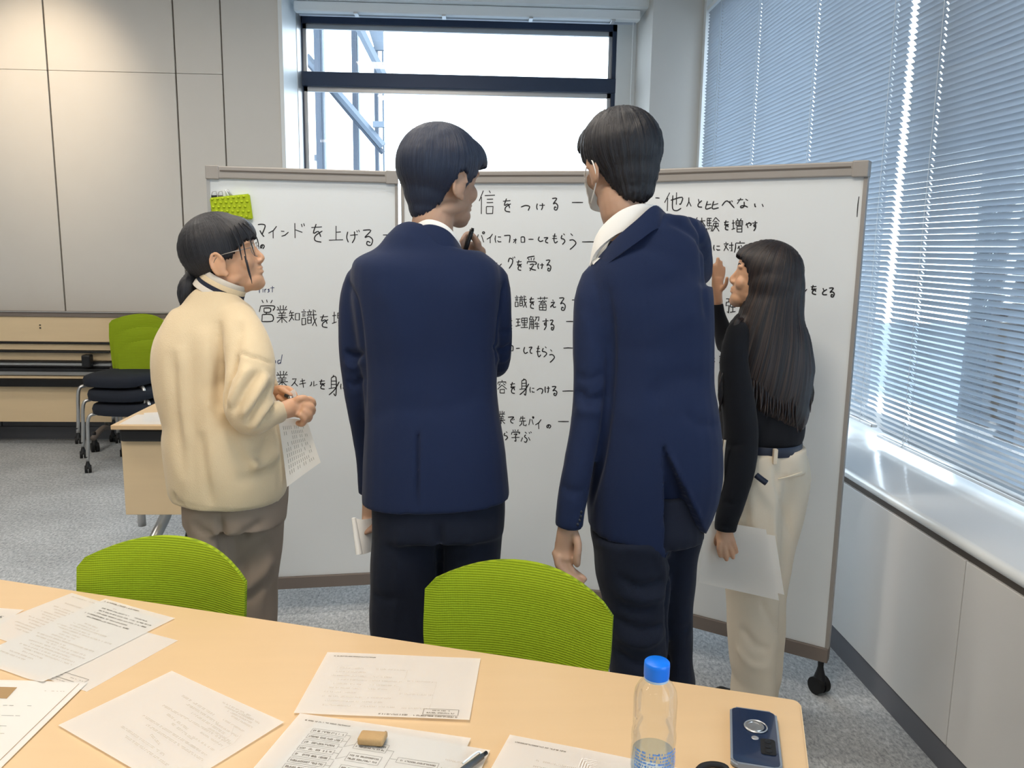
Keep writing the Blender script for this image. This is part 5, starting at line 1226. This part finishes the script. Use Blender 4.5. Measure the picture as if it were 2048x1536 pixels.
nk = TQ([(432, 620, 2.23, 44), (442, 585, 2.23, 38), (450, 555, 2.235, 36), (462, 520, 2.24, 38)], 1.05)
hnd = [tb_(TQ([(548, 825, 2.10, 17), (570, 820, 2.13, 18), (586, 815, 2.15, 20, .7), (602, 815, 2.16, 22, .6), (612, 817, 2.17, 20, .55)]), n=18, rnd=(.3, .4))]
for f in ([(604, 800, 2.16, 7.5), (620, 800, 2.17, 8), (626, 808, 2.18, 7.5), (620, 818, 2.20, 6.5)], [(608, 810, 2.15, 8), (622, 814, 2.155, 8), (624, 824, 2.17, 7.5), (614, 830, 2.19, 6.5)], [(606, 820, 2.145, 8), (618, 828, 2.15, 7.8), (617, 838, 2.165, 7.2), (606, 840, 2.18, 6.2)], [(600, 828, 2.14, 7.5), (609, 838, 2.145, 7.2), (604, 848, 2.155, 6.6), (596, 846, 2.17, 5.8)], [(586, 806, 2.15, 7.5), (596, 798, 2.145, 7.2), (608, 796, 2.15, 6.8), (616, 800, 2.16, 6)]):
    hnd.append(finger(f))
hnd.append(tb_(TQ([(536, 790, 2.40, 15), (552, 787, 2.38, 15), (562, 784, 2.35, 15, .6), (574, 786, 2.33, 13, .55)]), n=16, rnd=(.3, .5)))
for f in ([(566, 776, 2.33, 6), (578, 778, 2.31, 6), (588, 786, 2.29, 5.6), (592, 793, 2.28, 4.8)], [(566, 784, 2.32, 6), (577, 787, 2.30, 6), (584, 793, 2.28, 5.4), (583, 799, 2.27, 4.8)], [(562, 790, 2.31, 6), (572, 794, 2.29, 5.8), (577, 800, 2.28, 5)], [(556, 794, 2.31, 5.6), (564, 799, 2.29, 5.4), (570, 803, 2.28, 4.8)], [(560, 778, 2.31, 6), (572, 784, 2.27, 5.8), (582, 791, 2.26, 5)]):
    hnd.append(finger(f))
a_ = LG([(1030, 371, 468), (1090, 385, 472), (1160, 395, 480), (1240, 402, 486)], 2.20, [.105, .10, .095, .09]); b_2 = LG([(1020, 440, 572), (1090, 446, 566), (1160, 455, 560), (1240, 462, 552)], 2.26, [.105, .10, .095, .09])
a_ += [(a_[-1][0]+.01, 2.20, .25, .07, .085), (a_[-1][0]+.015, 2.20, .035, .068, .085)]; b_2 += [(b_2[-1][0]-.005, 2.26, .25, .07, .085), (b_2[-1][0]-.005, 2.26, .035, .068, .085)]
body = fuse(hp+[tb_(nk, n=20, sub=3)]+hnd+inner_body(tor, (a_, b_2))+[tb_(slim(aR[:-1], .5)+[aR[-1][:3]+(.020, .020)], rnd=(.5, 0)), tb_(slim(aL, .6), rnd=(.5, 0))], .0034, 3)
obj('body', body, M_skin, wL, smooth=1); eyes(hc, hR, hs, wL)
zl_f = [(0, .034), (25, .028), (45, .018), (60, .0), (68, -.010), (80, -.012), (90, .006), (104, .004), (116, -.04), (135, -.075), (180, -.085)]
pony = tb_(TQ([(404, 528, 2.24, 20), (392, 538, 2.24, 11), (384, 552, 2.235, 13), (376, 572, 2.225, 18), (371, 592, 2.215, 16), (367, 610, 2.205, 8), (364, 622, 2.20, 3)]), n=16, sub=3, rnd=(.3, .5))
low = tb_(TQ([(415, 500, 2.25, 34), (414, 530, 2.25, 28), (416, 552, 2.25, 18), (422, 566, 2.24, 8)]), n=16, rnd=(.5, .5))
hr_ = hair_cap(hc, hR, hs, [((0, -.012, .028), (.088, .104, .097)), ((0, .030, .045), (.074, .070, .060))], 'hair', M_hair, wL, zl_f, amp=.0006, fa=90, extra=[low], tgt=.76)
me = fuse([pony], .004, 3); strands(me, ypl(385, 540, 2.24), Matrix.Identity(3), 1, .0014, 40, 3, (0, 0, 0)); obj('ponytail', me, M_hair, wL, smooth=1)
obj('hair_tie', fuse([tb_(TQ([(397, 534, 2.24, 12.5), (390, 541, 2.24, 12)]), n=16, sub=1)], .003, 1), M_black, wL, smooth=1)
wl = []
for a0, a1, a2, a3, r in (((486, 446), (504, 462), (515, 480), (518, 498), 2.4), ((478, 446), (496, 470), (504, 492), (510, 512), 2.0), ((470, 450), (484, 478), (490, 505), (494, 528), 2.4), ((462, 456), (476, 486), (481, 505), (484, 520), 3), ((492, 520), (497, 538), (501, 552), (504, 567), 2.6), ((490, 512), (495, 535), (498, 548), (502, 560), 2)):
    wl.append((tuple((x, y, 2.155+.012*k*0, r*(1-.25*k)) for k, (x, y) in enumerate((a0, a1, a2, a3))), 1))
wisps(wL, hc, hR, hs, wl, M_hair)
# glasses
gp = lambda x, y, z: loc2w((x, y, z), hc, hR, hs)
M_wire = mat('glasses_wire', (150, 145, 140), .3, metal=.8, var=0)
gl = obj('glasses', wire([gp(-.012, .093, .004), gp(0, .095, .008), gp(.012, .093, .004)], .0011, 6, 4), M_wire, wL, smooth=1)
for sx in (-1, 1):
    obj('rim', wire([gp(sx*(.033+.023*math.cos(2*math.pi*k/16)), .090-.008*abs(math.cos(2*math.pi*k/16)), -.002+.020*math.sin(2*math.pi*k/16)) for k in range(17)], .0010, 6), M_wire, gl, smooth=1)
    bm = bmesh.new(); bm.faces.new([bm.verts.new(gp(sx*(.033+.022*math.cos(2*math.pi*k/16)), .086, -.002+.019*math.sin(2*math.pi*k/16))) for k in range(16)]); obj('lens', bm, M_glass, gl)
    obj('temple', wire([gp(sx*.056, .083, .004), gp(sx*.076, .055, .004), gp(sx*.084, .0, .002), gp(sx*.082, -.018, -.014)], .0011, 6, 3), M_wire, gl, smooth=1)
# trousers, shoes
suit_trousers(wL, 2.23, 371, 572, 1040, [a_, b_2], M_taupe, .135, amp=.004, sc_=9, fl=[([(438, 1022), (444, 1080), (452, 1150), (458, 1236)], .010, -.016), ([(480, 1080), (500, 1060), (530, 1040)], .014, -.008), ([(470, 1150), (505, 1110), (545, 1080)], .016, -.010), ([(480, 1185), (520, 1150), (548, 1110)], .016, .009), ([(385, 1040), (400, 1060), (428, 1070)], .010, -.005), ([(490, 1210), (520, 1180), (548, 1150)], .014, -.008), ([(540, 1040), (530, 1140), (520, 1236)], .014, .005)])
for x, y in ((a_[-1][0]+.03, 2.19), (b_2[-1][0]+.03, 2.27)): obj('shoe', shoe((x, y, 0), .9, .92), M_rubber, wL, smooth=1)
# held sheet, card and pen
def cloth_quad(q, m, n=12, bow=.02, seed=0, back=(0, 1, 0)):
    bm = bmesh.new(); g = []
    for i in range(n+1):
        g.append([bm.verts.new(q[0].lerp(q[1], i/n).lerp(q[3].lerp(q[2], i/n), j/n)+V(back)*bow*(math.sin(math.pi*i/n)*.6+.3*math.sin(2.2*i/n+3*j/n+seed))) for j in range(n+1)])
    for i in range(n):
        for j in range(n): bm.faces.new((g[i][j], g[i+1][j], g[i+1][j+1], g[i][j+1]))
    bmesh.ops.solidify(bm, geom=bm.faces[:], thickness=.0003); return bm
q = [ypl(556, 836, 2.165), ypl(614, 842, 2.19), ypl(642, 924, 2.19), ypl(574, 974, 2.16)]
o = obj('held_sheet', cloth_quad(q, None, 12, .012), M_paper, smooth=60); tag(o, 'creased printed sheet hanging from the hand of the woman in cream', 'paper')
bm = bmesh.new(); rr_ = random.Random(2)
for k in range(13):
    a0 = .12+.06*k
    for j in range(9):
        if rr_.random() < .3: continue
        u0, v0 = a0, .12+.085*j; c4 = []
        for du, dv in ((0, 0), (.012, .0), (.012, .06), (0, .06)):
            u, v_ = u0+du, v0+dv; c4.append(bm.verts.new(q[0].lerp(q[1], u).lerp(q[3].lerp(q[2], u), v_)+V((0, .012*(math.sin(math.pi*u)*.6+.3*math.sin(2.2*u+3*v_))-.0012, 0))))
        bm.faces.new(c4)
obj('printed_text', bm, M_faint if False else mat('print_pale_grey', (150, 146, 138), .9, var=0), o)
o = obj('card', prism([ypl(578, 784, 2.27), ypl(589, 778, 2.27), ypl(593, 792, 2.27), ypl(584, 797, 2.27)], (0, .002, 0)), M_paper); tag(o, 'small white card held between the fingertips of the woman in cream', 'card')
o = obj('held_pen', wire([ypl(571, 791, 2.255), ypl(582, 796, 2.24), ypl(600, 806, 2.20)], .005, 12), M_black, smooth=1); tag(o, 'dark pen with a silver end held by the woman in cream', 'pen')
obj('pen_end', wire([ypl(578, 796, 2.236), ypl(585, 797, 2.232)], .0058, 12), M_steel, o, smooth=1)

# ---------------------------------------------------------------- woman with long hair at the right
YR = 2.35
wR = person((.83, YR, 0), 'woman with very long dark hair in a black top and beige trousers')
tor = [ring(600, 1500, 1560, 2.36, .05), ring(622, 1478, 1590, 2.36, .075), ring(650, 1464, 1606, 2.36, .09), ring(700, 1456, 1610, 2.36, .10), ring(780, 1450, 1600, 2.36, .10), ring(840, 1441, 1602, 2.36, .105), ring(876, 1444, 1606, 2.36, .112), ring(892, 1452, 1602, 2.36, .110), ring(906, 1462, 1592, 2.36, .100)]
aR = TQ([(1478, 660, 2.30, 24), (1468, 720, 2.27, 28), (1476, 800, 2.25, 32), (1482, 870, 2.24, 35), (1476, 940, 2.22, 33), (1464, 1000, 2.20, 27), (1453, 1040, 2.19, 23), (1450, 1062, 2.185, 21.5)])
aL = TQ([(1480, 650, 2.42, 22), (1466, 690, 2.48, 21), (1452, 690, 2.52, 20), (1446, 660, 2.54, 17.5), (1438, 630, 2.55, 13.5), (1436, 606, 2.55, 11)])
tp = fuse([tb_(tor, n=26, sub=3, p=2.2), tb_(aR, rnd=(.7, 0)), tb_(aL, rnd=(.7, 0))], .006, 5); crumple(tp, .0016, 12, 4)
folds(tp, [([(1440, 880), (1462, 892), (1490, 884)], .010, -.004), ([(1446, 1000), (1462, 1008), (1484, 1000)], .008, -.004), ([(1516, 890), (1530, 850), (1540, 800)], .010, -.004), ([(1432, 1044), (1450, 1054), (1472, 1062)], .003, -.003)])
obj('knit_top', tp, M_blacktop, wR, smooth=1)
hc = ypl(1526, 556, 2.37); hR = rotm(math.radians(-66), math.radians(12), 0); hs = .90
hp = head_parts(hc, hR, hs)
nk = TQ([(1530, 640, 2.37, 32), (1526, 610, 2.37, 30), (1518, 580, 2.37, 30)], 1.0)
hnd = [tb_(TQ([(1450, 1058, 2.185, 16, .8), (1450, 1072, 2.18, 18, .6), (1453, 1088, 2.172, 20, .45)]), n=18, rnd=(.2, .5))]
for f in ([(1440, 1084, 2.17, 5.8), (1438, 1098, 2.166, 5.4), (1441, 1112, 2.166, 4.6)], [(1448, 1088, 2.168, 6), (1450, 1104, 2.163, 5.6), (1453, 1119, 2.165, 4.8)], [(1457, 1088, 2.168, 6), (1462, 1102, 2.163, 5.6), (1466, 1115, 2.165, 4.8)], [(1464, 1082, 2.168, 5.6), (1470, 1094, 2.164, 5.2), (1473, 1104, 2.166, 4.4)], [(1438, 1068, 2.19, 6), (1432, 1082, 2.20, 5.8), (1430, 1098, 2.205, 5)]):
    hnd.append(finger(f))
hnd.append(tb_(TQ([(1436, 606, 2.55, 10), (1435, 590, 2.55, 9.5), (1435, 572, 2.55, 12, .6), (1435, 556, 2.55, 12, .5)]), n=16, rnd=(.2, .4)))
for f in ([(1428, 558, 2.55, 4.4), (1427, 542, 2.55, 4.2), (1428, 530, 2.55, 3.6)], [(1433, 556, 2.55, 4.6), (1434, 536, 2.55, 4.4), (1436, 517, 2.55, 3.8)], [(1439, 556, 2.55, 4.6), (1441, 538, 2.55, 4.3), (1442, 524, 2.55, 3.6)], [(1444, 560, 2.55, 4.2), (1447, 546, 2.55, 4), (1448, 536, 2.55, 3.4)], [(1445, 578, 2.54, 4.6), (1452, 568, 2.52, 4.4), (1454, 556, 2.51, 3.8)]):
    hnd.append(finger(f))
c1 = LG([(915, 1450, 1560), (980, 1447, 1560), (1060, 1448, 1556), (1180, 1453, 1556), (1260, 1458, 1552), (1340, 1460, 1548), (1376, 1468, 1546)], 2.33, [.10, .105, .105, .095, .09, .085, .08]); c2 = LG([(915, 1490, 1600), (950, 1490, 1614), (985, 1490, 1615), (1060, 1486, 1600), (1180, 1484, 1570), (1279, 1482, 1565), (1370, 1482, 1558)], 2.40, [.10, .105, .112, .10, .09, .085, .08])
c1 += [(c1[-1][0]+.0, 2.33, .15, .062, .078), (c1[-1][0], 2.33, .03, .06, .078)]; c2 += [(c2[-1][0]+.0, 2.41, .15, .062, .078), (c2[-1][0], 2.41, .03, .06, .078)]
body = fuse(hp+[tb_(nk, n=20, sub=3)]+hnd+inner_body(tor, (c1, c2))+[tb_(slim(aR, .6), rnd=(.5, 0)), tb_(slim(aL, .75), rnd=(.5, 0))], .0034, 3)
obj('body', body, M_skin, wR, smooth=1); eyes(hc, hR, hs, wR)
zl_g = [(0, .05), (30, .05), (50, .03), (62, .0), (72, -.05), (80, -.5), (180, -.9)]
long_ = [tb_([ring(524, 1485, 1588, 2.36, .07), ring(560, 1482, 1603, 2.36, .09), ring(600, 1478, 1604, 2.36, .088), ring(650, 1466, 1604, 2.345, .088), ring(700, 1456, 1618, 2.335, .092), ring(770, 1458, 1627, 2.325, .088), ring(820, 1500, 1626, 2.32, .075), ring(850, 1545, 1616, 2.32, .06), ring(866, 1575, 1600, 2.32, .04)], n=28, sub=3, p=2.3),
 tb_(TQ([(1474, 640, 2.30, 14), (1462, 700, 2.28, 13), (1450, 750, 2.265, 13), (1444, 785, 2.255, 10), (1441, 806, 2.25, 5), (1441, 818, 2.25, 2)]), n=12, rnd=(.4, .5))]
hair_cap(hc, hR, hs, [((0, -.012, .028), (.096, .108, .098)), ((0, .030, .045), (.082, .072, .062))], 'long_hair', M_hairbrown, wR, zl_g, amp=.0011, fa=70, extra=long_, tgt=.72, fz=1.2, voxel=.0045)
wl = []
for k in range(26):
    x = 1480+k*5.6; y = 812+ (k-8)*2.2 if k < 20 else 850-(k-20)*8
    yy = 2.235 if k < 21 else 2.27
    wl.append((((x, y-46, yy+.012, 2.6), (x+rs_.uniform(-2, 2), y-12, yy+.006, 2.2), (x+rs_.uniform(-4, 4), y+14+rs_.uniform(-6, 10), yy, .6)), 1))
for k in range(6):
    wl.append((((1600+k*2, 690+k*6, 2.30, 2.5), (1612+k*2, 740+k*4, 2.30, 2.5), (1620+k, 800, 2.30, 2), (1612-k*3, 846+k*3, 2.30, .6)), 1))
for k in range(14): wl.append((((1560+k*3.6, 815, 2.262, 3), (1566+k*3.2, 838, 2.266, 3), (1572+k*2.4, 856, 2.268, 2.2), (1580+k*1.6, 864+rs_.uniform(-6, 6), 2.27, .6)), 1))
for k in range(4): wl.append((((1450-k, 745, 2.25, 2.4), (1442-k*1.5, 780, 2.245, 2), (1439+k, 822+rs_.uniform(-8, 4), 2.245, .5)), 1))
wisps(wR, hc, hR, hs, wl, M_hairbrown)
suit_trousers(wR, 2.36, 1452, 1606, 925, [c1, c2], M_beigep, .115, amp=.0028, sc_=10, rise=16, fl=[([(1556, 956), (1580, 950), (1604, 942)], .0025, -.0035), ([(1548, 930), (1556, 980), (1575, 1050), (1590, 1090)], .010, -.007), ([(1546, 1000), (1550, 1100), (1560, 1180)], .012, .006), ([(1500, 970), (1506, 1040), (1520, 1060)], .012, .004), ([(1520, 1200), (1540, 1240), (1560, 1262)], .010, -.007), ([(1480, 1250), (1510, 1290), (1545, 1300)], .014, -.006), ([(1470, 1290), (1500, 1330), (1540, 1336)], .014, .005), ([(1494, 1010), (1488, 1100)], .010, -.006)])
bt = tilt_loop(V((c1[0][0]*.5+c2[0][0]*.5-.005, 2.36, ypl(1568, 905, 2.25).z)), (c2[0][0]-c1[0][0])/2+-.0+.066, .1175, 0, 0, .028, .004, mat('belt_navy', (30, 38, 58), .4, var=.05), 'belt', wR)
tr_ = [c for c in wR.children if c.name.startswith('trousers')][0]; TB = bvh(tr_.data)
for x in (1549, 1596):
    h = ypl(x, 908, 2.235 if x < 1580 else 2.30)
    obj('belt_loop', B((h.x-.006, h.y-.012, h.z-.028), (h.x+.006, h.y+.002, h.z+.016), .002), M_beigep, wR)
h = [TB.ray_cast(CP, ray(x, y).normalized())[0] for x, y in ((1556, 958), (1604, 944))]
if all(h): obj('pocket_welt', wire([h[0]+V((0, -.001, 0)), (h[0]+h[1])/2+V((0, -.006, 0)), h[1]+V((0, -.001, 0))], .0022, 8, 3), M_beigep, wR, smooth=1)
obj('belt_tail', wire([ypl(1512, 950, 2.19), ypl(1522, 958, 2.185), ypl(1533, 966, 2.18)], .0085, 12, 3), mat('belt_navy', (0, 0, 0)), wR, smooth=1)
obj('waist_tie', wire([ypl(1450, 880, 2.21), ypl(1446, 920, 2.205), ypl(1446, 960, 2.20), ypl(1442, 986, 2.20)], .0035, 8, 4), M_beigep, wR, smooth=1)
for x, y in ((c1[-1][0]-.01, 2.31), (c2[-1][0]-.01, 2.42)): obj('shoe', shoe((x, y, 0), -.5, .92), M_rubber, wR, smooth=1)
q = [ypl(1412, 1040, 2.20), ypl(1532, 1059, 2.178), ypl(1558, 1201, 2.172), ypl(1397, 1165, 2.195)]
o = obj('held_sheet', cloth_quad(q, None, 12, .004, 1), M_paper, smooth=60); tag(o, 'front white sheet held low in the hand of the woman with long hair', 'paper')
q = [ypl(1420, 1052, 2.215), ypl(1550, 1071, 2.184), ypl(1569, 1190, 2.180), ypl(1402, 1150, 2.21)]
o = obj('held_sheet', cloth_quad(q, None, 12, .004, 2), M_paper, smooth=60); tag(o, 'rear white sheet fanned out behind the front one beside the beige trousers', 'paper')
